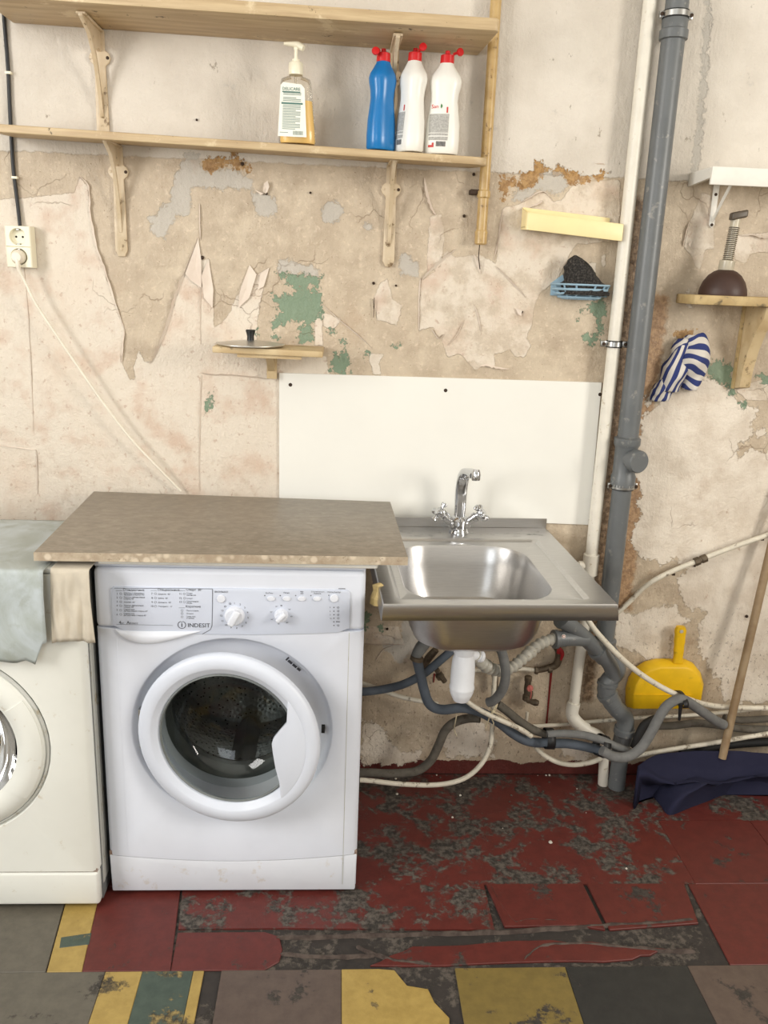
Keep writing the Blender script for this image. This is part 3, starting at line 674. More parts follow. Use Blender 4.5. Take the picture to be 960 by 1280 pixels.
TX = [("Стандартные",82,50,0.0072),("Специальные",342,50,0.0072),("Спорт  30°",556,50,0.0072),("Короткие",552,175,0.0072),
      ("1",34,78,.0062),("2",34,108,.0062),("3",34,138,.0062),("4",34,168,.0062),("5",34,200,.0062),("6",34,234,.0062),
      ("7",294,78,.0062),("8",296,110,.0062),("9",296,142,.0062),("10",290,172,.0062),("11",502,80,.0062),("12",502,112,.0062),("13",502,140,.0062),
      ("Хлопок с предвари-",88,72,.0046),("тельной стиркой 90°",88,84,.0046),("Хлопок интенсивная",88,102,.0046),("стирка 90°",88,115,.0046),("Хлопок  60°",88,140,.0046),
      ("Хлопок деликатная",88,164,.0046),("стирка 40°",88,177,.0046),("Синтетика",88,194,.0046),("интенсивная стирка 60°",88,206,.0046),("Синтетика",88,226,.0046),("деликатная стирка 40°",88,238,.0046),
      ("Шерсть  40°",346,80,.0048),("Шёлк  30°",346,111,.0048),("Джинсы  40°",346,142,.0048),("Экспресс  15'",346,172,.0048),
      ("Спорт",558,74,.0046),("интенсив.",558,87,.0046),("Спорт",558,112,.0046),("Спортивная",558,134,.0046),("обувь",558,147,.0046),
      ("Полоскание",558,204,.0046),("Отжим",558,226,.0046),("Слив без",558,248,.0046),("отжима",558,260,.0046),
      ("4",52,299,.0105),("кг",70,299,.0062),("A",110,299,.0105),("Класс",134,299,.0062),("ВКЛ/ВЫКЛ",770,64,.0056)]
for s_, X, Y, sz in TX: x, z = px1(X, Y); PR.text(s_, x, z, PY, sz)
for (a, b) in (((28,48),(76,48)),((290,48),(336,48)),((502,50),(550,50)),((502,178),(548,178)),((34,302),(456,310))): bar_(*px1(*a), *px1(*b), 0.0006)
for (X, Y) in [(66,72),(66,102),(66,133),(66,162),(66,196),(66,228),(326,72),(326,104),(326,136),(326,166),(542,74),(544,106),(542,134),(526,198),(526,220),(526,246)]:
    x, z = px1(X, Y)
    for k in range(8):
        a0, a1 = 2*math.pi*k/8, 2*math.pi*(k+1)/8; bar_(x+.0024*math.cos(a0), z+.0024*math.sin(a0), x+.0024*math.cos(a1), z+.0024*math.sin(a1), .0005)
x, z = px1(567, 323); PR.text("INDESIT", x, z, PY, 0.0138)
x, z = px1(524, 306)
for k in range(24):
    if k in (5, 6): continue
    a0, a1 = 2*math.pi*k/24, 2*math.pi*(k+1)/24; bar_(x+.0085*math.cos(a0), z+.0085*math.sin(a0), x+.0085*math.cos(a1), z+.0085*math.sin(a1), .0013)
bar_(x, z-0.0048, x, z+0.0035, 0.0019); bar_(x, z+0.0055, x, z+0.0076, 0.0019)
px2 = lambda X, Y: fpx(280+X/6, 730+Y/6)
dc = px2(80, 237)
for k, s_ in enumerate(["1","2","3","4","5","6","7","8","9","10","11","12","13"]):
    a = math.radians(90-k*24.5); PR.text(s_, dc[0]+.0298*math.cos(a), dc[1]+.0298*math.sin(a)-.0022, PY, .0062, 'CENTER')
for k in (13, 14):
    a = math.radians(90-k*24.5+2); x, z = dc[0]+.0298*math.cos(a), dc[1]+.0298*math.sin(a)
    for j in range(6): bar_(x+.002*math.cos(j*1.047), z+.002*math.sin(j*1.047), x+.002*math.cos(j*1.047+1.047), z+.002*math.sin(j*1.047+1.047), .0008)
d2 = px2(430, 232)
for k, s_ in enumerate(["30°","40°","40°","60°","60°","70°","90°"]):
    a = math.radians(38-k*47+(0 if k < 3 else 0)); PR.text(s_, d2[0]+.0235*math.cos(a), d2[1]+.022*math.sin(a)-.0012, PY, .0042, 'CENTER')
bar_(d2[0]-.002, d2[1]+.0225, d2[0]+.002, d2[1]+.0225, .002)
for s_, X, Y in [("EcoTime",312,72),("Пятна",446,70),("800",572,62),("400",572,76),("Дополнительное",652,60),("Полоск.",672,75),("ПУСК/ПАУЗА",776,66)]:
    x, z = px2(X, Y); PR.text(s_, x, z, PY, .0046 if s_[0] != 'Д' else .0036)
for X, Y in [(306,86),(422,86),(538,86),(652,86),(786,84)]+[(824,y) for y in (175,203,230,256,283,310)]:
    x, z = px2(X, Y); bar_(x-.0011, z, x+.0011, z, .0022)
for Y in (175,203,230,256): 
    x, z = px2(792, Y+5); PR.text("%d" % (9 if Y == 175 else 6 if Y == 203 else 3 if Y == 230 else 12), x, z, PY, .0044)
for Y in (175,203,230,256,310):
    x, z = px2(856, Y)
    for j in range(6): bar_(x+.0022*math.cos(j*1.047), z+.0022*math.sin(j*1.047), x+.0022*math.cos(j*1.047+1.047), z+.0022*math.sin(j*1.047+1.047), .0006)
x, z = px2(840, 287); PR.text("END", x, z, PY, .0046)
bar_(*px2(858, 35), *px2(910, 35), .0016)
PR.build('lettering', M['print'], cp, smooth=False)['kind'] = 'stuff'
for (x, z, r) in ((dc[0], dc[1], 0.0225), (d2[0], d2[1], 0.0155)):
    k_ = MB().rev([(r,0),(r,0.003),(r*0.95,0.006),(r*0.9,0.010),(r*0.8,0.0125),(0,0.013)], (x, CY+0.0005, z), (0,-1,0), 32).build('dial', M['knob'], cp)
    g = MB(); g.box(-r*0.34, r*0.34, CY-0.022, CY-0.010, -r*0.86, r*0.86)
    ca, sa = math.cos(-0.5 if r > .02 else -0.75), math.sin(-0.5 if r > .02 else -0.75)
    g.xf(lambda a, b, c, x=x, z=z, ca=ca, sa=sa: (x+a*ca-c*sa, b, z+a*sa+c*ca)); g.build('dial_grip', M['knob'], k_, bevel=0.0035, seg=3)
for X in (353, 470, 584, 698):
    x, z = px2(X, 109); MB().rev([(0.0090,0),(0.0090,0.002),(0.0078,0.0035),(0,0.004)], (x, CY+0.0005, z), (0,-1,0), 20, sx=0.62).build('button', M['knob'], cp)
for x, z in (px2(826, 107), px1(818, 110)): MB().rev([(0.0095,0),(0.0095,0.002),(0.0083,0.0035),(0,0.004)], (x, CY+0.0005, z), (0,-1,0), 24).build('button', M['knob'], cp)
# door, hinged on the left and slightly open
HX, TH = -0.4340, math.radians(9.5)
def swing(x, y, z):
    dx, dy = x-HX, y-FY
    return (HX+dx*math.cos(TH)+dy*math.sin(TH), FY-dx*math.sin(TH)+dy*math.cos(TH), z)
door = MB().rev([(0.160,0.002),(0.205,0.002),(0.2105,-0.002),(0.211,-0.010),(0.209,-0.0155),(0.204,-0.0195),(0.193,-0.022),(0.180,-0.0225),(0.177,-0.0205),(0.166,-0.0125),(0.1625,-0.0105),(0.160,-0.006),(0.160,0.002)], (FX, FY, FZ+0.003), (0,1,0), 72, caps=False).xf(swing).build('door', M['door_plastic'], wm)
MB().rev([(0.1615,-0.008),(0.157,-0.009),(0.150,0.018),(0.138,0.055),(0.11,0.082),(0.06,0.094),(0.0,0.096)], (FX, FY, FZ+0.003), (0,1,0), 64, caps=False).xf(swing).build('glass_bowl', M['glass'], door)
MB().rev([(0.1615,-0.0095),(0.1585,-0.0135),(0.156,-0.009)], (FX, FY, FZ+0.003), (0,1,0), 64, caps=False).xf(swing).build('glass_seal', M['rubber'], door)
hp = [(0.182*math.cos(a), 0.182*math.sin(a)) for a in [math.radians(-46+ (40+46)*i/24) for i in range(25)]]
inner = [(0.136,0.058),(0.118,0.036),(0.107,0.020),(0.1035,0.006),(0.106,-0.018),(0.112,-0.055),(0.121,-0.09),(0.1235,-0.122)]
inner[0:0] = [(0.135,0.1)] if False else []
pl = [(FX+u, FZ+0.003+w) for u, w in hp+[(0.137,0.062)]+inner[1:]]
MB().prism(pl, FY-0.0235, FY-0.010).xf(swing).build('handle_plate', M['door_plastic'], door, bevel=0.0022)
MB().box(HX-0.004, HX+0.012, FY+0.002, FY+0.018, FZ-0.05, FZ+0.05).build('hinge', M['zinc'], wm, bevel=0.002)
lt = W(405, 911, FY+0.018); MB().box(lt[0]-0.006, lt[0]+0.002, FY+0.012, FY+0.03, lt[2]-0.008, lt[2]+0.008).build('door_latch', M['gap'], wm)
# printed tag on the recess ring
TG = MB()
for k_, (u0_, u1_, h_) in enumerate(((-0.022,-0.018,0.010),(-0.016,-0.004,0.006),(-0.002,0.010,0.006),(0.012,0.022,0.006))): TG.add([(u0_,0,0),(u1_,0,0),(u1_,0,h_),(u0_,0,h_)], [(0,1,2,3)])
a_ = math.radians(-42)
TG.xf(lambda x, y, z: (FX+0.136+x*math.cos(a_)-z*math.sin(a_), FY+0.0155, FZ+0.158+x*math.sin(a_)+z*math.cos(a_))).build('recess_print', M['print'], wm, smooth=False)
# gasket and drum
MB().rev([(0.167,0.058),(0.172,0.066),(0.178,0.085),(0.170,0.105),(0.160,0.112),(0.157,0.125),(0.172,0.130),(0.19,0.125)], (FX, FY, FZ), (0,1,0), 56, caps=False).build('gasket', M['rubber'], wm)
drum = MB().rev([(0.160,0.135),(0.205,0.140),(0.212,0.15),(0.212,0.37),(0.20,0.385),(0.0,0.38)], (FX, FY, FZ), (0,1,0), 56, caps=False).build('drum', M['drum'], wm)
for a in (0.5, 2.6, 4.7):
    c_, s_ = math.cos(a), math.sin(a); m = MB()
    m.loft([[(FX+c_*r-s_*w, Y, FZ+s_*r+c_*w) for r, w in ((0.212,0.034),(0.185,0.02),(0.168,0.0),(0.185,-0.02),(0.212,-0.034))] for Y in (FY+0.16, FY+0.20, FY+0.33, FY+0.37)])
    m.build('drum_paddle', M['side_grey'], drum)

# ------------------------------------------------------------------ second washing machine (left)
LX0, LX1, LY, LT = -1.128, -0.534, -0.583, 0.846
LCX, LCZ = -0.852, 0.437
w2 = thing('washing_machine', ((LX0+LX1)/2, -0.40, 0), 'creamy white washing machine with a cloth sheet hanging over its front', 'washing machine')
m = MB(); m.box(LX0, LX0+0.012, -0.555, -0.22, 0.012, LT); m.box(LX1-0.012, LX1, -0.555, -0.22, 0.012, LT); m.box(LX0, LX1, -0.232, -0.22, 0.012, LT); m.box(LX0+0.013, LX1-0.013, -0.555, -0.233, 0.012, 0.02)
m.build('cabinet', M['side_grey'], w2)
MB().box(LX0, LX1, LY+0.004, -0.22, LT+0.0005, LT+0.012).build('lid', M['old_white'], w2, bevel=0.004)
for fx in (LX0+0.05, LX1-0.05):
    for fy in (-0.53, -0.27): MB().rev([(0.016,0),(0.018,0.004),(0.014,0.0125)], (fx, fy, 0), (0,0,1), 12).build('foot', M['blackrub'], w2)
plate_hole(LX0, LX1, 0.108, LT, LCX, LCZ, [(0.232,LY),(0.226,LY+0.010),(0.215,LY+0.018),(0.165,LY+0.02),(0.163,LY+0.05)], -0.553, LY, 0.016).build('front_panel', M['old_white'], w2, ang=50)
MB().box(LX1-0.001, LX1+0.0015, -0.548, -0.535, 0.05, 0.83).build('side_trim', M['old_grey'], w2); MB().box(LX1-0.001, LX1+0.0012, -0.53, -0.505, 0.05, 0.83).build('side_trim', M['old_grey'], w2)
MB().box(LX0+0.001, LX1-0.001, LY+0.001, -0.553, 0.014, 0.104).build('kick_plate', M['old_white'], w2, bevel=0.008, seg=3)
MB().box(LX0+0.004, LX1-0.004, LY+0.006, -0.556, 0.100, 0.112).build('rust_line', M['seam'], w2)
d2_ = MB().rev([(0.158,0.016),(0.219,0.016),(0.2205,0.004),(0.214,-0.004),(0.20,-0.011),(0.18,-0.013),(0.168,-0.008),(0.158,-0.002),(0.158,0.016)], (LCX, LY, LCZ), (0,1,0), 64, caps=False).build('door', M['old_white'], w2)
MB().rev([(0.2245,0.014),(0.2275,0.004),(0.2225,-0.001),(0.2205,0.006)], (LCX, LY, LCZ), (0,1,0), 64, caps=False).build('door_seal', M['old_grey'], d2_)
MB().rev([(0.159,0.0),(0.15,0.02),(0.13,0.055),(0.08,0.085),(0,0.09)], (LCX, LY, LCZ), (0,1,0), 56, caps=False).build('glass_bowl', M['glass'], d2_)
m = MB(); A = [math.radians(-37+70*i/20) for i in range(21)]
sec = [(0.168,-0.0095),(0.181,-0.0155),(0.20,-0.0135),(0.2135,-0.0065),(0.2135,-0.001),(0.168,-0.001)]
m.loft([[(LCX+r*math.cos(a), LY+y, LCZ+r*math.sin(a)) for r, y in sec] for a in A]); m.build('door_handle', M['old_white'], d2_)
MB().rev([(0.160,0.10),(0.20,0.11),(0.21,0.12),(0.21,0.30),(0,0.31)], (LCX, LY, LCZ), (0,1,0), 48, caps=False).build('drum', M['drum'], w2)

# cloths draped over it
def drape(name, mat, xa, xb, yb, zt, yf, hem, amp, label, cat, nu=48, nv=60, seed=0.0, flare=0.0, fq=1.0):
    def fn(u, v):
        x = xa+(xb-xa)*u; Lt = -yf+yb; hz = hem(x); Ld = zt-hz; s_ = v*(Lt+Ld+0.02)
        wr = amp*nz(x*7*fq+seed, s_*9, seed)+amp*0.5*nz(x*19*fq+seed, s_*17, seed+3)
        if s_ < Lt: return (x, yb-s_, zt+abs(wr)*0.35*min(1, (Lt-s_)/0.05+0.2))
        k = s_-Lt
        if k < 0.02:
            a = k/0.02*math.pi/2; return (x, yf-0.006*math.sin(a), zt-0.006*(1-math.cos(a))+abs(wr)*0.1)
        d = (k-0.02)/max(1e-4, Ld); out = amp*1.1+wr*1.3
        return (x+flare*d*(u-0.3)+0.3*wr*d, yf-0.006-max(0.0, out)*min(1, d*3), zt-0.006-(Ld-0.006)*d)
    m = MB().grid(fn, nu, nv); o = m.build(name, M[mat], ang=80); so = o.modifiers.new('thickness', 'SOLIDIFY'); so.thickness = 0.0012; so.offset = 1.0
    return tag(o, label, cat)
hz1 = lambda x: float(np.interp(x, [-1.12,-0.74,-0.67,-0.648,-0.628,-0.615,-0.60], [0.665,0.663,0.655,0.66,0.652,0.70,0.705]))+0.004*nz(x*30, 1)
hz2 = lambda x: 0.702+0.012*nz(x*14, 2)
drape('beige_cloth', 'beige_cloth', -0.592, -0.512, -0.25, 0.8592, LY-0.001, hz2, 0.010, 'beige rag hanging beside the grey sheet between the two washing machines', 'cloth', 40, 50, 4.0, 0.012, 4.5)
drape('grey_sheet', 'sheet', -1.12, -0.602, -0.235, 0.861, LY-0.016, hz1, 0.006, 'grey green sheet spread over the left washing machine and its front', 'cloth', 56, 60, 1.0)

# ------------------------------------------------------------------ worktop on the washer
wt = thing('worktop', (-0.245, -0.30, 0.8725), 'beige marbled worktop board lying across the washing machine', 'worktop')
a, b, c, d = [Zp(x, y, 0.8925) for x, y in ((42,690),(510,696),(488,627),(117,614))]
cor = [(a[0],a[1]),(b[0],b[1]),(c[0],min(c[1],-0.012)),(d[0],min(d[1],-0.012))]
m = MB().hexa([(x,y,0.8728) for x, y in cor]+[(x,y,0.8925) for x, y in cor]); m.build('board', M['foil'], wt, bevel=0.002)
e0, e1 = cor[0], cor[1]
MB().hexa([(e0[0],e0[1]-0.0018,0.8735),(e1[0],e1[1]-0.0018,0.8735),(e1[0],e1[1]+0.001,0.8735),(e0[0],e0[1]+0.001,0.8735),(e0[0],e0[1]-0.0018,0.8918),(e1[0],e1[1]-0.0018,0.8918),(e1[0],e1[1]+0.001,0.8918),(e0[0],e0[1]+0.001,0.8918)]).build('edge_strip', M['foil_edge'], wt)
tag(MB().box(-0.505, 0.099, -0.550, -0.13, 0.8585, 0.8722).build('foam_board', M['foamb'], bevel=0.005, seg=3), 'thin white foam board between washing machine lid and worktop', 'board')
m = MB().rev([(0.004,0),(0.014,0.004),(0.016,0.02),(0.010,0.036),(0.012,0.05),(0.004,0.056)], (0.100,-0.50,0.752), (0.12,0.1,1), 9)
m.xf(lambda x, y, z: (x+0.006*nz(x*90,z*90), y+0.006*nz(y*90,z*70,2), z)); tag(m.build('foam_scrap', M['scrap'], smooth=False), 'crumpled yellow foam scrap wedged between washing machine and sink', 'foam scrap')

# ------------------------------------------------------------------ sink
SZ = 0.802; sx0, sx1, sy0, sy1 = 0.087, 0.607, -0.594, -0.006
SKA = math.radians(2.1)
def skr(x, y, z):
    dx, dy = x-0.607, y+0.006
    return (0.607+dx*math.cos(SKA)-dy*math.sin(SKA), -0.006+dx*math.sin(SKA)+dy*math.cos(SKA), z)
sk = thing('kitchen_sink', ((sx0+sx1)/2, (sy0+sy1)/2, 0.63), 'stainless steel single bowl kitchen sink hung on the wall', 'sink')
def rr(cx, cy, hx, hy, r, z, k=14, e=None):
    out = []
    for q in range(4):
        a0 = q*math.pi/2; ccx = cx+(hx-r)*(1 if q in (0,3) else -1); ccy = cy+(hy-r)*(1 if q in (0,1) else -1)
        for i in range(k):
            a = a0+math.pi/2*i/(k-1); out.append((ccx+r*math.cos(a), ccy+r*math.sin(a), z))
    return out
ox, oy, hx, hy = (sx0+sx1)/2, (sy0+sy1)/2, (sx1-sx0)/2, (sy1-sy0)/2
bx0, bx1, by0, by1 = 0.145, 0.498, -0.552, -0.145
bx, by, bhx, bhy = (bx0+bx1)/2, (by0+by1)/2, (bx1-bx0)/2, (by1-by0)/2
ix0, ix1, iy0, iy1 = 0.122, 0.552, -0.564, -0.112
icx, icy, ihx, ihy = (ix0+ix1)/2, (iy0+iy1)/2, (ix1-ix0)/2, (iy1-iy0)/2
rings = [rr(ox, oy-0.003, hx+0.003, hy+0.003, 0.003, SZ-0.036), rr(ox, oy, hx, hy, 0.002, SZ-0.002), rr(ox, oy, hx-0.002, hy-0.002, 0.002, SZ),
         rr(icx, icy, ihx+0.004, ihy+0.004, 0.018, SZ), rr(icx, icy, ihx, ihy, 0.016, SZ-0.0005), rr(icx, icy, ihx-0.008, ihy-0.008, 0.014, SZ-0.007),
         rr(bx, by, bhx+0.002, bhy+0.002, 0.105, SZ-0.0078), rr(bx, by, bhx-0.003, bhy-0.003, 0.10, SZ-0.010), rr(bx, by, bhx-0.007, bhy-0.007, 0.098, SZ-0.018),
         rr(bx, by, bhx-0.014, bhy-0.014, 0.095, SZ-0.06), rr(bx, by, bhx-0.024, bhy-0.024, 0.09, SZ-0.115), rr(bx, by, bhx-0.036, bhy-0.036, 0.085, SZ-0.142),
         rr(bx, by, bhx-0.056, bhy-0.056, 0.075, SZ-0.155), rr(bx, by, bhx-0.10, bhy-0.10, 0.06, SZ-0.160), rr(bx, by, 0.034, 0.034, 0.033, SZ-0.164)]
bowl = MB().loft(rings, False, True).xf(skr).build('basin', M['steel'], sk, ang=32)
so = bowl.modifiers.new('sheet', 'SOLIDIFY'); so.thickness = 0.0012; so.offset = -1.0
MB().box(sx0, sx1, sy1-0.001, sy1+0.001, SZ, SZ+0.028).xf(skr).build('upstand', M['steel'], sk, bevel=0.0006, seg=1)
MB().rev([(0.033,0),(0.034,0.002),(0.028,0.003),(0.022,0.001),(0,0.0005)], (bx, by, SZ-0.1635), (0,0,1), 28).xf(skr).build('drain_strainer', M['chrome'], sk)
# beads of water on the back rim
M['water'] = glass('water', (0.96,0.97,0.97,1), rough=0.02)
WB = MB()
for i in range(60):
    x = random.uniform(0.15, 0.58); y = random.uniform(-0.10, -0.03); r = random.uniform(0.001, 0.004)
    if abs(x-0.343) < 0.035: continue
    WB.rev([(r,0),(r*0.8,r*0.25),(0,r*0.4)], (x, y, SZ+0.0002), (0,0,1), 8, sx=random.uniform(1,2.4), caps=False)
wb = WB.xf(skr).build('water_drops', M['water'], sk); wb['kind'] = 'stuff'

# ------------------------------------------------------------------ faucet
fx, fy = 0.345, -0.076
fa = thing('faucet', (fx, fy, SZ), 'chrome two-handle mixer faucet with curved spout on the steel sink', 'faucet')
MB().rev([(0.027,0),(0.027,0.004),(0.024,0.008),(0.022,0.020),(0.024,0.030),(0.026,0.040),(0.020,0.048),(0.015,0.050)], (fx, fy, SZ+0.0005), (0,0,1), 28).build('body', M['chrome'], fa)
for sgn in (-1, 1):
    ax = Vector((sgn*0.76, -0.18, 0.62)).normalized(); p0 = Vector((fx+sgn*0.008, fy, SZ+0.022))
    MB().rev([(0.015,0),(0.015,0.018),(0.0115,0.022),(0.0115,0.038),(0.014,0.040),(0.014,0.048),(0.009,0.050),(0.009,0.056)], p0, ax, 20).build('valve_stem', M['chrome'], fa)
    h_ = p0+ax*0.066; hb = MB().rev([(0.008,-0.012),(0.013,-0.008),(0.015,0.0),(0.012,0.007),(0.006,0.010),(0,0.0105)], h_, ax, 20).build('handle', M['chrome'], fa)
    u_ = ax.cross(Vector((0,1,0))).normalized(); v_ = ax.cross(u_)
    for k in range(4):
        dr = u_*math.cos(k*math.pi/2+0.35)+v_*math.sin(k*math.pi/2+0.35)
        MB().rev([(0.0055,0.008),(0.0055,0.016),(0.0085,0.022),(0.009,0.027),(0.006,0.029)], h_, dr, 12).build('handle_spoke', M['chrome'], hb)
sp = crom([Vector(p) for p in [(fx,fy,SZ+0.047),(fx,fy,SZ+0.085),(fx,fy-0.001,SZ+0.125),(fx+0.002,fy-0.012,SZ+0.160),(fx+0.005,fy-0.040,SZ+0.183),(fx+0.011,fy-0.078,SZ+0.191),(fx+0.017,fy-0.112,SZ+0.190)]], 0.0, 6)[0]
m = MB(); rings = []
for i, p in enumerate(sp):
    tn = (sp[min(i+1,len(sp)-1)]-sp[max(i-1,0)]).normalized(); a_ = Vector((1,0,0)); a_ = (a_-tn*a_.dot(tn)).normalized(); b_ = tn.cross(a_)
    k = i/(len(sp)-1); wx = 0.0148+0.0015*math.sin(k*math.pi); wy = 0.0115-0.003*k
    rings.append([p+a_*(math.copysign(abs(math.cos(q))**0.6, math.cos(q))*wx)+b_*(math.copysign(abs(math.sin(q))**0.6, math.sin(q))*wy) for q in [2*math.pi*j/20 for j in range(20)]])
m.loft(rings); m.build('spout', M['chrome'], fa, ang=60)
te = sp[-1]; MB().rev([(0.0,-0.008),(0.0095,-0.007),(0.0115,0.0),(0.0115,0.018),(0.0095,0.021),(0.0085,0.019),(0,0.0185)], te+Vector((0,-0.008,0.010)), (0,-0.28,-1), 24).build('aerator', M['chrome'], fa)

# ------------------------------------------------------------------ white splash panel
bp = thing('splash_panel', (0.287, -0.004, 0.81), 'white laminate panel screwed to the wall behind the sink', 'panel')
p0, p1, p2, p3 = W(349,466,-0.004), W(752,478,-0.004), W(736,656,-0.004), W(349,640,-0.004)
def quadslab(pts, y0, y1): return MB().hexa([(p[0],y0,p[2]) for p in pts]+[(p[0],y1,p[2]) for p in pts])
quadslab([p3,p2,p1,p0], -0.0012, -0.0062).build('panel', M['board'], bp, bevel=0.0006, seg=1)
for x, y in [(363,481),(557,488),(750,493),(738,650)]:
    p = W(x, y, -0.0065); MB().rev([(0.005,0),(0.005,0.001),(0.003,0.002),(0.001,0.0012)], (p[0],-0.006,p[2]), (0,-1,0), 12).build('screw', M['nail'], bp)

# ------------------------------------------------------------------ wall shelves with cast brackets
def shelf_board(backL, backR, frontL, frontR, th, parent, rnd=0.03, mat='shelf'):
    # corners of the underside; front right corner rounded off
    bl, br_, fl_, fr = [np.array(p, float) for p in (backL, backR, frontL, frontR)]
    def q(u, v): return (bl*(1-u)+br_*u)*(1-v)+(fl_*(1-u)+fr*u)*v
    Lx = np.linalg.norm(br_-bl); Ly = np.linalg.norm(fl_-bl); out = [q(0,0), q(1,0)]
    for k in range(6):
        a = math.pi/2*k/5; out.append(q(1-rnd/Lx*(1-math.cos(a)), 1-rnd/Ly*(1-math.sin(a))))
    out.append(q(0,1)); n = len(out)
    m = MB(); top = [p+np.array([0,0,th]) for p in out]
    m.add(out+top, [tuple(range(n)), tuple(range(2*n-1, n-1, -1))]+[(i, i+n, (i+1) % n+n, (i+1) % n) for i in range(n)])
    return m.build('board', M[mat], parent, bevel=0.003, seg=2)
def shelf_bracket(x, zt, h, d, parent, tilt=0.0):
    m = MB()      # wall plate with ears, web and arm in one casting
    lp = [(-0.013,0),(-0.013,-0.045),(-0.022,-0.052),(-0.026,-0.062),(-0.022,-0.072),(-0.013,-0.08),(-0.0145,-0.15),(-0.0155,-h+0.015),(-0.008,-h),(0.008,-h),(0.0155,-h+0.015),(0.0145,-0.15),(0.013,-0.08),(0.022,-0.072),(0.026,-0.062),(0.022,-0.052),(0.013,-0.045),(0.013,0)]
    m.prism([(x+u, zt+w) for u, w in lp], -0.001, -0.008)
    arm = [(0,0),(-d,0),(-d,-0.008),(-d*0.62,-0.022),(-d*0.36,-0.06),(-d*0.2,-0.11),(-d*0.11,-0.16),(-0.008,-h*0.78),(-0.007,-h*0.76),(-0.007,-0.12),(-0.020,-0.11),(-d*0.30,-0.05),(-0.02,-0.032),(-0.007,-0.04)]
    b0 = m
    o = m.build('bracket', M['bracket'], parent, bevel=0.002, seg=2)
    w = MB(); w.prism([(y-0.001, zt+z) for y, z in [(0.0,-0.002),(-d,-0.002),(-d,-0.010),(-d*0.62,-0.03),(-d*0.36,-0.07),(-d*0.2,-0.12),(-d*0.11,-0.17),(-0.008,-h*0.78),(-0.003,-h*0.78),(-0.003,-0.20),(-0.012,-0.155),(-d*0.22,-0.09),(-d*0.34,-0.055),(-0.03,-0.045),(-0.003,-0.05)]], x-0.0045, x+0.0045, 'yz')
    w.build('web', M['bracket'], o, bevel=0.001, seg=1)
    MB().box(x-0.011, x+0.011, -d, -0.004, zt-0.0065, zt-0.0005).build('arm', M['bracket'], o, bevel=0.0015, seg=1)
    MB().rev([(0.006,0),(0.006,0.002),(0.003,0.004)], (x, -d+0.012, zt-0.006), (0,0,-1), 10).build('screw', M['bracket'], o)
    for u, w_ in ((-0.019,-0.062),(0.019,-0.062),(0,-h+0.018)):
        MB().rev([(0.004,0),(0.004,0.0012),(0.002,0.002)], (x+u, -0.0078, zt+w_), (0,-1,0), 10).build('screw', M['nail'] if u > 0 else M['bracket'], o)
    return o
us = thing('wall_shelf', (-0.22, -0.1, 2.012), 'upper long cream painted wooden wall shelf with nothing on it', 'shelf')
shelf_board((-0.79,-0.001,2.029), (0.331,-0.001,2.012), (-0.79,-0.215,2.027), (0.346,-0.215,2.014), 0.026, us, 0.012)
shelf_bracket(-0.588, 2.0245, 0.252, 0.155, us); shelf_bracket(0.123, 2.0138, 0.252, 0.160, us)
ls = thing('wall_shelf', (-0.22, -0.08, 1.751), 'lower long cream painted wooden wall shelf holding the plastic bottles', 'shelf')
shelf_board((-0.805,-0.001,1.775), (0.327,-0.001,1.752), (-0.805,-0.165,1.764), (0.358,-0.15,1.742), 0.018, ls, 0.045)
shelf_bracket(-0.556, 1.7682, 0.265, 0.125, ls); shelf_bracket(0.128, 1.7545, 0.252, 0.125, ls)
def shelf_z(x): return float(np.interp(x, [-0.8,0.33], [1.7935,1.7705]))+0.0005-0.003

# ------------------------------------------------------------------ bottles on the lower shelf
BY = -0.085
def lab(m, name, mat, par): return m.build(name, M[mat], par, smooth=False)
# pump bottle of hand soap
bx_, bz_ = -0.106, shelf_z(-0.106)
pb = thing('soap_pump_bottle', (bx_, BY, bz_), 'clear pump bottle half full of yellow liquid soap on the lower shelf', 'bottle')
sec = [(0,0.043,0.026),(0.004,0.0455,0.028),(0.03,0.0445,0.028),(0.07,0.042,0.027),(0.11,0.0385,0.026),(0.135,0.0365,0.025),(0.143,0.034,0.0235),(0.148,0.022,0.018),(0.150,0.0155,0.0155),(0.158,0.0155,0.0155)]
MB().loft([ell(bx_-0.006*(h_/0.15), BY, bz_+h_, a, b, 36, 2.8) for h_, a, b in sec], True, False).build('bottle', M['clear'], pb, ang=60)
MB().loft([ell(bx_-0.006*(h_/0.15), BY, bz_+h_+0.002, a-0.002, b-0.002, 36, 2.8) for h_, a, b in [(0,0.042,0.025),(0.004,0.044,0.0265),(0.03,0.043,0.0265),(0.07,0.0405,0.0255),(0.094,0.0393,0.025)]]).build('liquid_soap', M['soap'], pb, ang=60)
MB().tube([(bx_-0.006,BY,bz_+0.012),(bx_-0.006,BY,bz_+0.16)], 0.003, 10).build('dip_tube', M['clear'], pb)
cap = MB().rev([(0.0165,0.153),(0.017,0.155),(0.017,0.178),(0.0145,0.181),(0.009,0.182),(0.009,0.187)], (bx_-0.006,BY,bz_), (0,0,1), 28).build('pump_collar', M['ivory'], pb)
MB().rev([(0.0045,0.186),(0.004,0.206),(0.0055,0.209),(0.0055,0.212)], (bx_-0.006,BY,bz_), (0,0,1), 16).build('pump_stem', M['ivory'], cap)
MB().tube([(bx_+0.012,BY-0.004,bz_+0.2105),(bx_-0.002,BY,bz_+0.2175),(bx_-0.018,BY-0.004,bz_+0.2185),(bx_-0.034,BY-0.008,bz_+0.2175)], [0.007,0.0085,0.0055,0.0035], 12, 4).build('pump_spout', M['ivory'], cap)
lb = MB(); YL = BY-0.0286
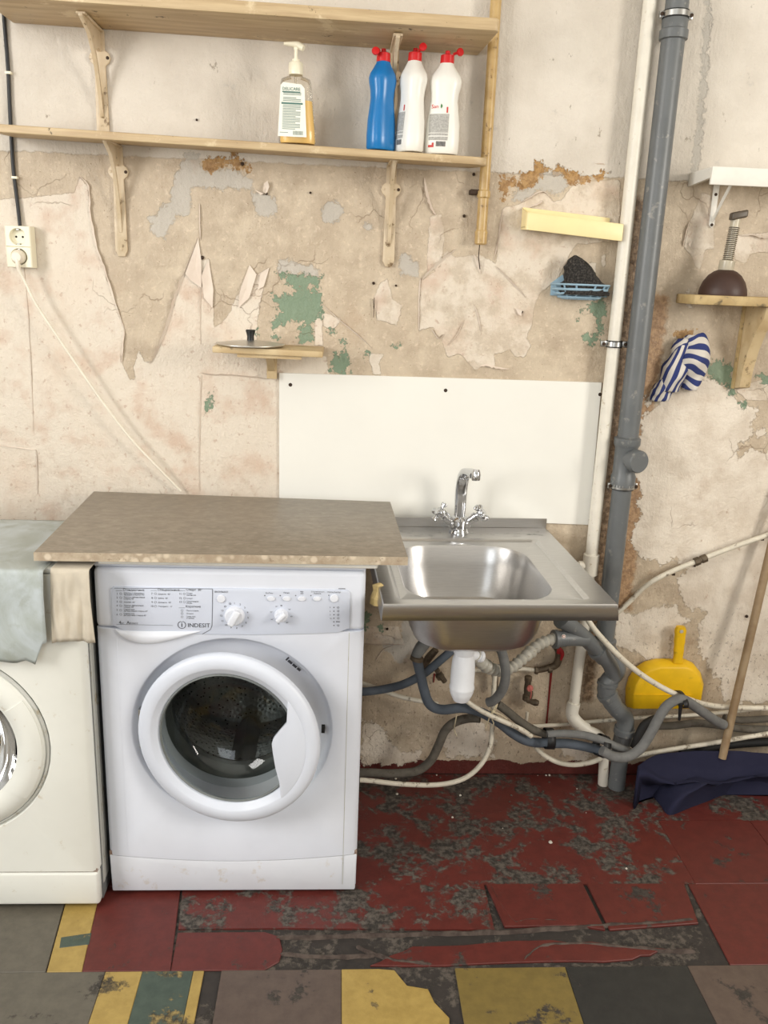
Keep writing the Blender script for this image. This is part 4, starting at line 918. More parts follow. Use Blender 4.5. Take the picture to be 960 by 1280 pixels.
def lq(u0, z0, u1, z1, Y=0.0): return [(bx_-0.008+u0, YL-Y, bz_+z0), (bx_-0.008+u1, YL-Y, bz_+z0), (bx_-0.008+u1, YL-Y, bz_+z1), (bx_-0.008+u0, YL-Y, bz_+z1)]
lb.add([(bx_-0.046,YL,bz_+0.014),(bx_+0.022,YL,bz_+0.014),(bx_+0.016,YL+0.0005,bz_+0.120),(bx_+0.008,YL+0.001,bz_+0.1285),(bx_-0.034,YL+0.001,bz_+0.132),(bx_-0.040,YL+0.0005,bz_+0.125)], [(0,1,2,3,4,5)])
lbo = lab(lb, 'back_label', 'label', pb)
tx = MB()
for k in range(24):
    z = 0.030+k*0.0034
    if 0.085 < z < 0.091 or abs(z-0.102) < 0.002: continue
    w_ = 0.030 if k % 4 else 0.022; tx.add(lq(-0.028+0.0001*k, z, -0.028+w_*1.4+0.0001*k, z+0.0016, 0.0004), [(0,1,2,3)])
for k in range(10): tx.add(lq(-0.002+k*0.0024, 0.018, -0.002+k*0.0024+0.0012, 0.027, 0.0004), [(0,1,2,3)])
tx.add(lq(-0.034,0.022,-0.014,0.0235,0.0004), [(0,1,2,3)]); lab(tx, 'label_print', 'ltext', lbo)['kind'] = 'stuff'
tx = MB(); tx.add(lq(-0.030,0.0845,0.020,0.0885,0.0006), [(0,1,2,3)]); tx.add(lq(-0.028,0.110,0.014,0.1125,0.0006), [(0,1,2,3)])
tx.text("DELICARE", bx_-0.008-0.007, bz_+0.1145, YL-0.0008, 0.0095, 'CENTER'); lab(tx, 'label_print', 'lteal', lbo)
# toilet cleaner bottles: shoulder, waist and flat body
PROF = [(0,0.036,0.026),(0.004,0.039,0.0285),(0.03,0.0395,0.0285),(0.065,0.038,0.027),(0.095,0.0335,0.0245),(0.115,0.0305,0.0235),(0.132,0.0315,0.025),(0.148,0.0355,0.0275),(0.158,0.0365,0.028),(0.168,0.0335,0.0265),(0.180,0.0245,0.0215),(0.192,0.0165,0.0165),(0.1955,0.0155,0.0155)]
def cleaner(name, x, mat, label, rot, tiltx=0.0, scale=1.0, slim=1.0, Y=BY):
    z0 = shelf_z(x); o = thing(name, (x, Y, z0), label, 'bottle')
    ca, sa = math.cos(rot), math.sin(rot)
    def rt(a, b, c): return (x+a*ca-b*sa+tiltx*c, Y+a*sa+b*ca, z0+c)
    m = MB().loft([ell(0, 0, h_*scale, a*slim, b*slim, 36, 2.3) for h_, a, b in PROF]).xf(rt); m.build('bottle', M[mat], o, ang=50)
    return o, rt, scale
def redcap(o, rt, s_, flip, base=0.1945):
    c_ = MB().rev([(0.0155,base*s_),(0.0165,base*s_+0.001),(0.016,base*s_+0.019),(0.012,base*s_+0.021),(0.006,base*s_+0.0215),(0.0055,base*s_+0.029),(0.003,base*s_+0.030)], (0,0,0), (0,0,1), 24).xf(rt).build('cap', M['redcap'], o)
    f = MB().tube([(flip*0.013,0,base*s_+0.022),(flip*0.020,0,base*s_+0.025),(flip*0.027,-0.001,base*s_+0.0255)], [0.003,0.0035,0.003], 8, 3)
    f.rev([(0.0,-0.004),(0.008,-0.0035),(0.0095,0.0),(0.0085,0.004),(0.0,0.005)], (flip*0.029,-0.002,base*s_+0.0185 if flip < 0 else base*s_+0.027), (0.7*flip,-0.7,0.15), 14); f.xf(rt).build('flip_lid', M['redcap'], c_)
    return c_
o, rt, s_ = cleaner('cleaner_bottle', 0.0945, 'bluecap', 'blue plastic cleaner bottle with red flip cap on the lower shelf', 0.75, 0.0, 1.0, 0.98); redcap(o, rt, s_, -1)
def cl_label(o, rt, s_, x0, x1, full, slim=1.0):
    bow = lambda u: -0.0276+1.9*u*u*0.5
    def P_(u, z, e=0.0):
        hs = [p[0]*s_ for p in PROF]; rx = float(np.interp(z, hs, [p[1] for p in PROF]))*slim; ry = float(np.interp(z, hs, [p[2] for p in PROF]))*slim
        return (u, -ry*max(0.0, 1-min(1.0, abs(u)/rx)**2.3)**(1/2.3)-0.0007-e, z)
    def patch(m, u0, z0, u1, z1, e=0.0, n=8, k=6):
        m.grid(lambda a, b: P_(u0+(u1-u0)*a, z0+(z1-z0)*b, e), n, k)
    g = MB(); patch(g, x0, 0.046, x1, 0.088); patch(g, x0, 0.0395, x1, 0.0445); patch(g, x0+0.001, 0.029, x1, 0.037)
    lo = g.xf(rt).build('back_label', M['lgrey'], o, smooth=False)
    b = MB(); w_ = (x1-x0)
    for k in range(10): patch(b, x0+w_*0.42+k*w_*0.05, 0.015, x0+w_*0.42+k*w_*0.05+w_*0.028, 0.0265, 0.0002, 1)
    b.xf(rt).build('barcode', M['print'], lo, smooth=False)['kind'] = 'stuff'
    r = MB(); patch(r, x1-0.007, 0.0905, x1-0.0035, 0.1035, 0.0002, 1)
    if full: patch(r, x0+0.001, 0.013, x0+w_*0.30, 0.0185, 0.0002, 2); patch(r, x0+w_*0.2, 0.0185, x0+w_*0.30, 0.0235, 0.0002, 1)
    r.xf(rt).build('red_print', M['lred'], lo, smooth=False)
    if full:
        tt = MB().text("San", x0+0.003, 0.1005, 0, 0.0125).xf(lambda a, b, c: P_(a, c, 0.0003)).xf(rt); tt.build('brand_print', M['redcap'], lo, smooth=False)
        lf = MB(); n = 8
        lf.add([(x0+0.0265+0.003*math.sin(math.pi*i/n), -0.0279, 0.0995+0.011*i/n) for i in range(n+1)]+[(x0+0.0265-0.0012*math.sin(math.pi*i/n), -0.0279, 0.0995+0.011*i/n) for i in range(n+1)], [(i, i+1, n+2+i, n+1+i) for i in range(n)])
        lf.xf(lambda a, b, c: P_(a, c, 0.0003)).xf(rt).build('leaf_print', M['lgreen'], lo, smooth=False)
    return lo
o, rt, s_ = cleaner('cleaner_bottle', 0.163, 'bottle_w', 'white cleaner bottle with red cap, turned sideways next to the blue bottle', -0.95, 0.03, 1.03); redcap(o, rt, s_, 1); cl_label(o, rt, s_, -0.028, 0.008, False)
o, rt, s_ = cleaner('cleaner_bottle', 0.2425, 'bottle_w', 'white cleaner bottle with red cap and its grey printed back label facing out', -0.12, 0.02, 1.03, 1.06, -0.083); redcap(o, rt, s_, 1); cl_label(o, rt, s_, -0.033, 0.014, True, 1.06)

# ------------------------------------------------------------------ ochre painted pipe beside the shelves
pts = [W(624.5,-40,-0.026), W(620,10,-0.026), W(608,167,-0.026), W(601,285,-0.026)]
yp = thing('painted_pipe', pts[-1], 'old ochre painted steel pipe stub passing the ends of the shelves', 'pipe')
xpm = float(np.mean([p[0] for p in pts])); zb = W(600,306,-0.026)[2]
MB().tube([(xpm,-0.026,2.45),(xpm,-0.026,1.95),(xpm,-0.026,zb+0.02)], 0.0135, 18).build('tube', M['ypipe'], yp)
for y, hgt in ((243,0.010),(291,0.004)):
    z = W(604,y,-0.026)[2]; MB().rev([(0.0135,-hgt),(0.0165,-hgt*0.7),(0.0165,hgt*0.7),(0.0135,hgt)], (xpm,-0.026,z), (0,0,1), 18).build('collar', M['ypipe'], yp)
MB().rev([(0.012,0),(0.0155,0.003),(0.016,0.03),(0.0145,0.036)], (xpm,-0.026,zb), (0,0,1), 18).build('end_cap', M['ypipe'], yp)
MB().box(xpm-0.035, xpm-0.008, -0.030, 0.0, W(590,240,-0.02)[2]-0.006, W(590,240,-0.02)[2]+0.006).build('wall_hook', M['nail'], yp, bevel=0.002)
MB().tube([(xpm-0.002,-0.024,zb+0.004),(xpm-0.001,-0.012,zb-0.03),(xpm+0.006,-0.004,zb-0.06)], 0.0013, 6).build('wire', M['nail'], yp)

# ------------------------------------------------------------------ white water riser
def pipe_x(pl_, Y): return [W(x, y, Y) for x, y in pl_]
wx = float(np.mean([W(811,0,-0.035)[0], W(780,330,-0.035)[0], W(743,660,-0.035)[0]])); WR = 0.0172
wr_ = thing('water_riser', (wx, -0.035, 0.0), 'white plastic water riser pipe beside the grey drain pipe', 'pipe')
ztee = W(737,692,-0.035)[2]
MB().tube([(wx,-0.035,2.5),(wx,-0.035,1.5),(wx,-0.035,ztee)], WR, 20).build('tube', M['pp_white'], wr_)
tee = MB().rev([(0.0175,-0.064),(0.0225,-0.062),(0.0225,-0.002),(0.0185,0.0)], (wx,-0.035,ztee), (0,0,1), 20).build('tee', M['pp_white'], wr_)
MB().rev([(0.013,0.015),(0.013,0.034),(0.010,0.036),(0.010,0.10)], (wx,-0.035,ztee-0.036), (-1,0,0), 16).build('branch', M['pp_white'], tee)
lowp = [(wx,-0.035,ztee-0.06)]+[tuple(W(x,y,Y)) for x, y, Y in ((732,770,-0.045),(722,840,-0.05),(717.5,878,-0.05))]
MB().tube(lowp, 0.0158, 18, 3).build('tube', M['pp_white'], wr_)
el = [tuple(W(x,y,Y)) for x, y, Y in ((717.5,878,-0.05),(715,893,-0.052),(722,904,-0.056),(733,912,-0.06))]
MB().tube(el, 0.0195, 18, 4).build('elbow', M['pp_white'], wr_)
MB().tube([el[-2], el[-1]]+[tuple(W(x,y,Y)) for x, y, Y in ((746,918,-0.062),(753,926,-0.062),(755,945,-0.06))]+[tuple(np.array(W(755,968,-0.055))*[1,1,0]+[0,0,0.0])], 0.0155, 18, 4).build('tube', M['pp_white'], wr_)
def clamp(parent, c, r, ew=0.008, name='pipe_clamp'):
    k = MB().rev([(r+0.001,-0.009),(r+0.004,-0.009),(r+0.004,0.009),(r+0.001,0.009)], c, (0,0,1), 24, caps=False).build(name, M['blackrub'], parent)
    MB().rev([(r+0.0035,-0.006),(r+0.0055,-0.006),(r+0.0055,0.006),(r+0.0035,0.006)], c, (0,0,1), 24, caps=False).build('band', M['zinc'], k)
    for sg in (-1, 1):
        MB().box(c[0]+sg*(r+0.004+ew)-ew, c[0]+sg*(r+0.004+ew)+ew, c[1]-0.006, c[1]+0.004, c[2]-0.0085, c[2]+0.0085).build('ear', M['zinc'], k, bevel=0.002)
        MB().rev([(0.0045,0),(0.0045,0.003),(0.002,0.0035)], (c[0]+sg*(r+0.004+ew), c[1]-0.006, c[2]), (0,-1,0), 10).build('screw', M['nail'], k)
    MB().tube([(c[0],c[1]+r,c[2]),(c[0],0.0,c[2])], 0.004, 8).build('stud', M['zinc'], k)
clamp(wr_, (wx,-0.035,W(768,430,-0.035)[2]), WR)

# ------------------------------------------------------------------ grey drain riser with cleanout and branch
GY = -0.062
gxr = float(np.mean([W(844,5,GY)[0], W(835,103,GY)[0], W(813,309,GY)[0], W(774,650,GY)[0]])); GR = 0.0282
dr = thing('drain_riser', (gxr, GY, 0.0), 'grey plastic drain riser pipe with cleanout cap and branch fittings', 'pipe')
zcol = W(838,42,GY)[2]; zc1, zc2 = W(790,546,GY)[2], W(780,600,GY)[2]
MB().tube([(gxr,GY,2.5),(gxr,GY,zcol)], GR*0.98, 24).build('tube', M['pvc'], dr)
MB().rev([(GR,-0.015),(GR+0.0055,-0.013),(GR+0.006,0.006),(GR+0.002,0.010),(GR+0.003,0.03),(GR,0.034)], (gxr,GY,zcol), (0,0,1), 26).build('socket', M['pvc'], dr)
MB().tube([(gxr,GY,zcol-0.01),(gxr,GY,1.4),(gxr,GY,zc1)], GR, 24).build('tube', M['pvc'], dr)
co_ = MB().rev([(GR+0.002,zc2-0.02),(GR+0.0055,zc2-0.016),(GR+0.0055,zc2+0.012),(GR+0.0025,zc2+0.018),(GR+0.0025,zc1-0.03),(GR+0.0055,zc1-0.024),(GR+0.0075,zc1-0.02),(GR+0.0075,zc1-0.004),(GR,zc1)], (gxr,GY,0), (0,0,1), 28).build('cleanout_tee', M['pvc'], dr)
cz_ = W(790,577,GY-0.05)[2]
MB().rev([(0.026,0.0),(0.026,0.036),(0.031,0.038),(0.031,0.056),(0.028,0.060),(0.0,0.060)], (gxr+0.002,GY,cz_), (0.30,-0.95,0.0), 28).build('cleanout_cap', M['pvc'], co_)
zl = W(783,798,GY)[2]
MB().tube([(gxr,GY,zc2-0.015),(gxr,GY,0.8),(gxr,GY,zl)], GR*0.95, 24).build('tube', M['pvc'], dr)
MB().rev([(GR*0.95,-0.03),(GR+0.004,-0.028),(GR+0.0055,-0.004),(GR,0.0)], (gxr,GY,zl), (0,0,1), 26).build('socket', M['pvc'], dr)
clamp(dr, (gxr,GY,W(840,19,GY)[2]), GR*0.98, 0.0045); clamp(dr, (gxr,GY,W(778,607,GY)[2]), GR, 0.0045)
lw = [(gxr,GY,zl-0.02)]+[tuple(W(x,y,Y)) for x, y, Y in ((772,835,-0.075),(760,852,-0.085),(758,866,-0.085),(769,884,-0.08),(781,897,-0.075),(781,910,-0.075),(777,930,-0.07))]
lw.append((lw[-1][0], lw[-1][1], 0.0)); MB().tube(lw, 0.0252, 22, 5).build('offset_bend', M['pvc'], dr)
def sock(p, q, r, L_, name='socket', mat='pvc'):
    p, q = Vector(p), Vector(q); ax = (q-p).normalized()
    return MB().rev([(r,-0.002),(r+0.0055,0.0),(r+0.006,L_*0.28),(r+0.002,L_*0.36),(r+0.0025,L_*0.95),(r,L_)], p, ax, 24).build(name, M[mat], dr)
sock(lw[3], lw[4], 0.0250, 0.045); sock(lw[6], lw[7], 0.0252, 0.06); sock(lw[2], lw[3], 0.0250, 0.03)
by_ = [tuple(W(x,y,Y)) for x, y, Y in ((702,773,-0.17),(725,792,-0.15),(746,812,-0.125),(762,830,-0.10),(767,845,-0.088))]
MB().tube(by_, 0.0222, 22, 3).build('branch_pipe', M['pvc'], dr)
sock(by_[2], by_[3], 0.0225, 0.045); sock(by_[0], by_[1], 0.0222, 0.03)
side = [tuple(W(x,y,Y)) for x, y, Y in ((692,799,-0.175),(712,798,-0.165),(732,799,-0.148))]
MB().tube(side, [0.0215,0.021,0.020], 22, 3).build('side_inlet', M['pvc'], dr)
sock(side[0], side[1], 0.0205, 0.035)
lg = W(704.5,795.5,-0.1885)
MB().rev([(0.0055,0),(0.0055,0.0008),(0,0.001)], lg, (0.05,-0.95,0.3), 16).build('round_sticker', M['label'], dr)
MB().rev([(0.0042,0),(0.0042,0.0006),(0,0.0008)], np.array(lg)+[0,-0.0008,0.0003], (0.05,-0.95,0.3), 14).build('round_sticker', M['redh'], dr)
MB().rev([(0.0026,0),(0.0026,0.0006),(0,0.0008)], np.array(lg)+[0,-0.0015,0.0005], (0.05,-0.95,0.3), 12).build('round_sticker', M['label'], dr)

# ------------------------------------------------------------------ bottle trap and its corrugated outlet
tx_, ty_ = bx, by
tr = thing('bottle_trap', (0.332, -0.345, 0.42), 'white plastic bottle trap hanging under the steel sink', 'trap')
TXc, TYc, _z = skr(bx, by, 0)
zt0 = SZ-0.166
tb = [W(573,y,TYc)[2] for y in (805,818,824,832,838,860,868,876)]
MB().rev([(0.016,zt0),(0.016,tb[1])], (TXc,TYc,0), (0,0,1), 24).build('tail_pipe', M['trap'], tr)
MB().rev([(0.018,tb[0]-0.002),(0.025,tb[0]-0.004),(0.0265,tb[1]+0.006),(0.025,tb[1]+0.002)][::-1], (TXc,TYc,0), (0,0,1), 24).build('collar_nut', M['trap'], tr)
MB().rev([(0.008,tb[7]),(0.020,tb[7]+0.003),(0.027,tb[6]),(0.0305,tb[5]-0.008),(0.0305,tb[5]-0.003),(0.032,tb[5]),(0.032,tb[5]+0.006),(0.0305,tb[5]+0.010),(0.0305,tb[4]),(0.0285,tb[2]),(0.0235,tb[1]+0.003),(0.0225,tb[1]+0.006)], (TXc,TYc,0), (0,0,1), 32).build('bottle', M['trap'], tr)
MB().rev([(0.013,0.02),(0.013,0.05),(0.016,0.052),(0.016,0.062)], (TXc,TYc,tb[1]+0.002), (0.8,0.5,-0.35), 18).build('outlet', M['trap'], tr)
hp_ = [(TXc+0.03,TYc+0.02,tb[1]-0.008)]+[tuple(W(x,y,Y)) for x, y, Y in ((600,827,-0.30),(617,837,-0.27),(636,836,-0.25),(655,822,-0.225),(675,805,-0.195),(694,798,-0.175))]
hpath, _ = crom([Vector(p) for p in hp_], 0.0, 14)
tag(MB().tube(hpath, [0.0152+0.0022*math.sin(i*1.55)+(0.002 if 18 < i % 40 < 24 else 0) for i in range(len(hpath))], 18).build('corrugated_hose', M['corr']), 'corrugated pale drain hose linking bottle trap to grey branch fitting', 'hose')

# ------------------------------------------------------------------ hoses and pipes under the sink
def hose(name, mat, pts, r, label, cat='hose', k=6, n=14, group=None):
    P_ = PP(pts); rm = max(r) if hasattr(r, '__len__') else r
    P_ = [np.array([max(p[0], X1+0.003+rm*0.2), p[1], p[2]]) if q[0] < 460 and i_ == 0 else p for i_, (p, q) in enumerate(zip(P_, pts))]
    return tag(MB().tube(P_, r, n, k).build(name, M[mat]), label, cat, group)
hose('insulated_pipe', 'foam_dark', [(450,864.5,-0.10),(462,864,-0.10),(482,861,-0.10),(505,855,-0.10),(530,842,-0.10),(552,824,-0.10),(566,812,-0.09)], 0.0120, 'slate foam-wrapped pipe running from behind washer up behind the trap', 'pipe')
hose('insulated_pipe', 'foam_dark', [(521,824,-0.17),(525,840,-0.17),(530,862,-0.17),(537,880,-0.17),(552,887,-0.17),(578,885,-0.17),(600,890,-0.165),(622,902,-0.16),(643,918,-0.15),(662,927,-0.145),(690,929,-0.14),(715,930,-0.14),(750,938,-0.14),(772,946,-0.14)], 0.0140, 'long slate foam-wrapped pipe with a sharp bend below the sink', 'pipe')
v1_ = thing('drain_valve', W(531,806,-0.15), 'grey plastic drain valve at top of the bent slate pipe', 'valve')
MB().tube(PP([(519,822,-0.168),(526,810,-0.16),(540,792,-0.14)]), [0.013,0.0175,0.0175], 16, 3).build('body', M['foam_grey'], v1_)
MB().rev([(0.016,-0.006),(0.0185,-0.005),(0.0185,0.005),(0.016,0.006)], W(521,823,-0.17), (0.2,0,1), 16).build('clip_ring', M['brass'], v1_)
MB().tube(PP([(541,803,-0.12),(560,792,-0.10)]), [0.014,0.014], 12).build('inlet', M['corr'], v1_)
MB().tube(PP([(526,795,-0.165),(531,789,-0.168),(536,793,-0.168)]), 0.003, 8).build('lever', M['brass'], v1_)
fv = thing('tap_fitting', W(534,822,-0.06), 'tarnished brass tap fitting on the wall behind the slate pipes', 'valve')
MB().tube(PP([(530,832,-0.02),(536,822,-0.05),(545,812,-0.06)]), [0.011,0.012,0.010], 10, 2).build('body', M['brass'], fv)
MB().rev([(0.009,0),(0.013,0.004),(0.013,0.018),(0.008,0.022)], W(552,848,-0.05), (-0.5,-0.2,0.75), 6).build('hex_nut', M['brass'], fv)
MB().tube(PP([(545,836,-0.05),(556,852,-0.045)]), 0.008, 10).build('tail', M['brass'], fv)
hose('insulated_pipe', 'foam_grey', [(621,801,-0.30),(625,809,-0.30),(630,825,-0.30),(632,845,-0.30),(628,862,-0.29),(618,875,-0.28),(610,878,-0.27)], 0.0128, 'short light grey foam-wrapped pipe curving down beside the bottle trap', 'pipe')
hose('insulated_pipe', 'foam_old', [(622,880,-0.15),(634,889,-0.15),(650,902,-0.145),(666,912,-0.14),(682,918,-0.135)], [0.0125,0.0125,0.0125,0.0125,0.010], 'dusty brownish foam-wrapped pipe ending at the black tape under the sink', 'pipe')
hose('insulated_pipe', 'foam_old', [(450,966,-0.12),(464,966,-0.12),(490,967,-0.12),(520,964,-0.12),(538,951,-0.12),(548,932,-0.12),(556,914,-0.12),(568,903,-0.12),(585,898,-0.12),(600,898,-0.13)], 0.0128, 'dark dusty foam-wrapped pipe along the floor curving up by the wall', 'pipe')
hose('white_hose', 'white_dirty', [(450,975,-0.165),(464,976,-0.165),(500,980,-0.17),(545,981,-0.17),(578,974,-0.165),(600,957,-0.155),(612,934,-0.14),(615.5,908,-0.12),(616,880,-0.10),(618,852,-0.08),(619,836,-0.06)], 0.0072, 'white hose looping from the floor beside washer up under the sink')
hose('white_hose', 'white_dirty', [(445,852,-0.06),(462,857,-0.06),(480,864,-0.06),(505,872,-0.065),(530,877,-0.07),(548,880,-0.075)], 0.0068, 'dirty white hose crossing behind the slate pipes next to the washer')
hose('white_hose', 'white_dirty', [(578,872,-0.19),(594,884,-0.19),(612,894,-0.188),(632,903,-0.185),(650,911,-0.175),(664,920,-0.16)], 0.0070, 'short white hose running from the bottle trap base to the taped pipes')
hose('white_hose', 'white_dirty', [(668,932,-0.10),(680,944,-0.10),(698,953,-0.10),(718,956,-0.10),(738,953,-0.10),(752,948,-0.10)], 0.0074, 'white hose sagging below the taped grey pipes above floor')
hose('insulated_pipe', 'foam_grey', [(684,918,-0.17),(705,917,-0.17),(730,919,-0.17),(752,925,-0.168),(770,933,-0.165),(788,940,-0.16)], 0.0112, 'upper grey foam-wrapped pipe of the taped pair', 'pipe')
hose('thin_pipe', 'white_dirty', [(660,908,-0.03),(700,906,-0.03),(740,902,-0.03),(800,897,-0.03),(860,894,-0.03),(910,890,-0.03),(975,883,-0.03)], 0.0062, 'thin cream painted pipe along the wall behind the grey drain', 'pipe')
hose('floor_pipe', 'white_dirty', [(792,946,-0.07),(815,941,-0.07),(850,935,-0.07),(890,929,-0.07),(930,922,-0.07),(985,913,-0.07)], 0.0072, 'dirty white pipe just above the navy cloth along the wall', 'pipe')
hose('insulated_pipe', 'foam_grey', [(752,938,-0.20),(768,946,-0.20),(784,946,-0.20),(800,936,-0.195),(812,919,-0.19),(822,900,-0.185),(832,884,-0.18),(843,876,-0.175),(852,874,-0.17),(864,880,-0.16),(880,891,-0.14),(895,901,-0.12),(905,906,-0.11)], 0.0142, 'thick grey foam-wrapped pipe arching up over the yellow dustpan edge', 'pipe')
hose('insulated_pipe', 'foam_old', [(800,914,-0.05),(815,908,-0.05),(840,907,-0.05),(870,904,-0.05),(895,906,-0.05),(930,911,-0.05),(980,912,-0.05)], 0.0115, 'dusty grey foam-wrapped pipe running right along the wall foot', 'pipe')
hose('insulated_pipe', 'foam_old', [(905,897,-0.04),(930,900,-0.04),(980,897,-0.04)], 0.0105, 'dark dusty foam-wrapped pipe end beside the wooden stick', 'pipe')
hose('rubber_hose', 'blackrub', [(793,934,-0.115),(798,920,-0.115),(806,906,-0.11),(818,899,-0.105),(826,899,-0.10)], 0.0125, 'black rubber hose bent behind the arching grey pipe')
hose('rubber_hose', 'blackrub', [(850,940,-0.035),(880,936,-0.035),(920,930,-0.035),(980,926,-0.035)], 0.013, 'black rubber hose lying behind the navy cloth')
fh = [(735,775,-0.13),(744,788,-0.14),(760,806,-0.15),(778,824,-0.15),(800,842,-0.145),(825,858,-0.14),(850,870,-0.135),(880,880,-0.10),(910,884,-0.075),(945,885,-0.066),(985,885,-0.066)]
hose('white_hose', 'white_dirty', fh, 0.0080, 'white hose sweeping from the sink corner past the yellow dustpan')
def tape(name, p, ax, r, h_, label): return tag(MB().rev([(r-0.001,-h_),(r,-h_),(r+0.0008,0),(r,h_),(r-0.001,h_)], p, ax, 18, sx=1.0).build(name, M['tape']), label, 'tape')
def tape_loop(pts_c, rx, rz, ax, h_, label):
    ax = Vector(ax).normalized(); a_ = Vector((0,-1,0)); a_ = (a_-ax*a_.dot(ax)).normalized(); b_ = ax.cross(a_); c_ = Vector(pts_c)
    m = MB().loft([[c_+ax*s_+a_*(math.cos(q)*rx)+b_*(math.sin(q)*rz) for q in [2*math.pi*j/24 for j in range(24)]] for s_ in (-h_, h_)], False, False)
    o = m.build('black_tape', M['tape']); so = o.modifiers.new('thickness', 'SOLIDIFY'); so.thickness = 0.0012; so.offset = 1
    return tag(o, label, 'tape')
tape_loop(W(686,923,-0.155), 0.034, 0.0275, (1,0,-0.05), 0.012, 'black tape wound round grey pipes below the brass valve')
tape_loop(W(752,932,-0.155), 0.036, 0.030, (1,0,-0.4), 0.012, 'black tape wound round grey pipes in front of the white riser')
tape_loop(W(851,874,-0.153), 0.040, 0.0175, (1,0,0.0), 0.0070, 'black tape tying the white hose to the arching grey pipe')
MB_ = MB().tube(PP([(851,880,-0.19),(850,890,-0.19),(849,900,-0.188)]), [0.006,0.005,0.004], 8); tag(MB_.build('tape_tail', M['tape']), 'loose tail of black tape hanging before the yellow dustpan', 'tape')
s1 = [(612,884,-0.172),(617,891,-0.182),(622,879,-0.178),(614,892,-0.185),(610,902,-0.184),(607,910,-0.18)]
kn = thing('string_tie', W(616,893,-0.18), 'pale string knotted round white hose and slate pipe under sink', 'string')
MB().tube(PP(s1), 0.0018, 7, 5).build('strand', M['string'], kn); MB().tube(PP([(616,888,-0.186),(615,898,-0.186),(617,904,-0.184),(615,909,-0.18)]), 0.0016, 7, 4).build('strand', M['string'], kn)
MB().tube(PP([(617,890,-0.186),(625,893,-0.175),(634,899,-0.165)]), 0.0016, 7, 4).build('strand', M['string'], kn); MB().rev([(0.002,-0.005),(0.005,-0.002),(0.005,0.002),(0.002,0.005)], W(616.5,889.5,-0.187), (0.2,0,1), 8).build('knot', M['string'], kn)
tag(MB().tube(PP([(571,893,-0.188),(569,903,-0.18),(568,912,-0.14),(571,920,-0.135)]), 0.0016, 7, 4).build('string_tie', M['string']), 'pale string hanging from the bend of the slate pipe', 'string')
tag(MB().tube(PP([(828,948,-0.17),(826,958,-0.172),(823,966,-0.17)]), 0.0018, 7, 4).build('string_tie', M['string']), 'short white string end above the navy cloth corner', 'string') if False else None

# brass pipework on the wall
bv = thing('brass_valve', W(662,850,-0.03), 'tarnished brass stop valve with faded red handle on wall under sink', 'valve')
MB().tube(PP([(585,838,-0.02),(620,838,-0.02),(655,836,-0.022),(672,838,-0.022)]), 0.0065, 10).build('supply_pipe', M['white_dirty'], bv)
MB().rev([(0.010,-0.062),(0.0125,-0.06),(0.0125,-0.045),(0.009,-0.042),(0.011,-0.02),(0.009,0.0),(0.0115,0.004),(0.0115,0.016),(0.009,0.018)], W(660,852,-0.03), (0,0,1), 8).build('body', M['brass'], bv)
MB().rev([(0.008,0.0),(0.010,0.02),(0.012,0.024),(0.010,0.036)], W(661,878,-0.03), (0,0,1), 8).build('lower_nut', M['brass'], bv); MB().rev([(0.006,-0.006),(0.008,0.0),(0.0105,0.012),(0.008,0.022),(0.0,0.024)], W(664,877,-0.032), (0.8,-0.4,0), 12).build('plug', M['brass'], bv)
hd = MB().rev([(0.009,0),(0.0105,0.002),(0.009,0.006),(0.004,0.007)], W(662,860,-0.052), (0.2,-0.95,0.1), 14).build('handle', M['pinkh'], bv); MB().tube(PP([(662,858,-0.058),(664,866,-0.058),(663,873,-0.055)]), 0.0022, 8).build('handle_tail', M['pinkh'], hd)
MB().tube(PP([(659,890,-0.03),(658,900,-0.03)]), 0.005, 8).build('outlet', M['white_dirty'], bv)
b2 = thing('brass_valve', W(697,828,-0.03), 'tarnished brass elbow valve with bright red lever under the grey branch', 'valve')
MB().tube(PP([(672,838,-0.022),(685,835,-0.025),(696,830,-0.03),(699,815,-0.035),(694,808,-0.035)]), [0.008,0.0095,0.0115,0.0115,0.009], 10, 3).build('body', M['brass'], b2)
MB().rev([(0.010,-0.006),(0.0125,-0.004),(0.0125,0.006),(0.010,0.008)], W(687,836,-0.026), (1,0,0.1), 6).build('hex_nut', M['brass'], b2); MB().rev([(0.009,-0.005),(0.0115,-0.003),(0.0115,0.005),(0.009,0.006)], W(670,838,-0.024), (1,0,0), 6).build('hex_nut', M['brass'], b2)
lv = MB().tube(PP([(698,816,-0.055),(700,812,-0.06),(703,818,-0.06),(701,825,-0.058)]), [0.006,0.0075,0.006,0.003], 10, 3).build('lever', M['redh'], b2)
bk = MB().tube(PP([(617,838,-0.03),(619,848,-0.028),(619,862,-0.028)]), 0.009, 10); tag(bk.build('pipe_joint', M['brass']), 'small brass pipe joint on the wall behind the light grey pipe', 'pipe')

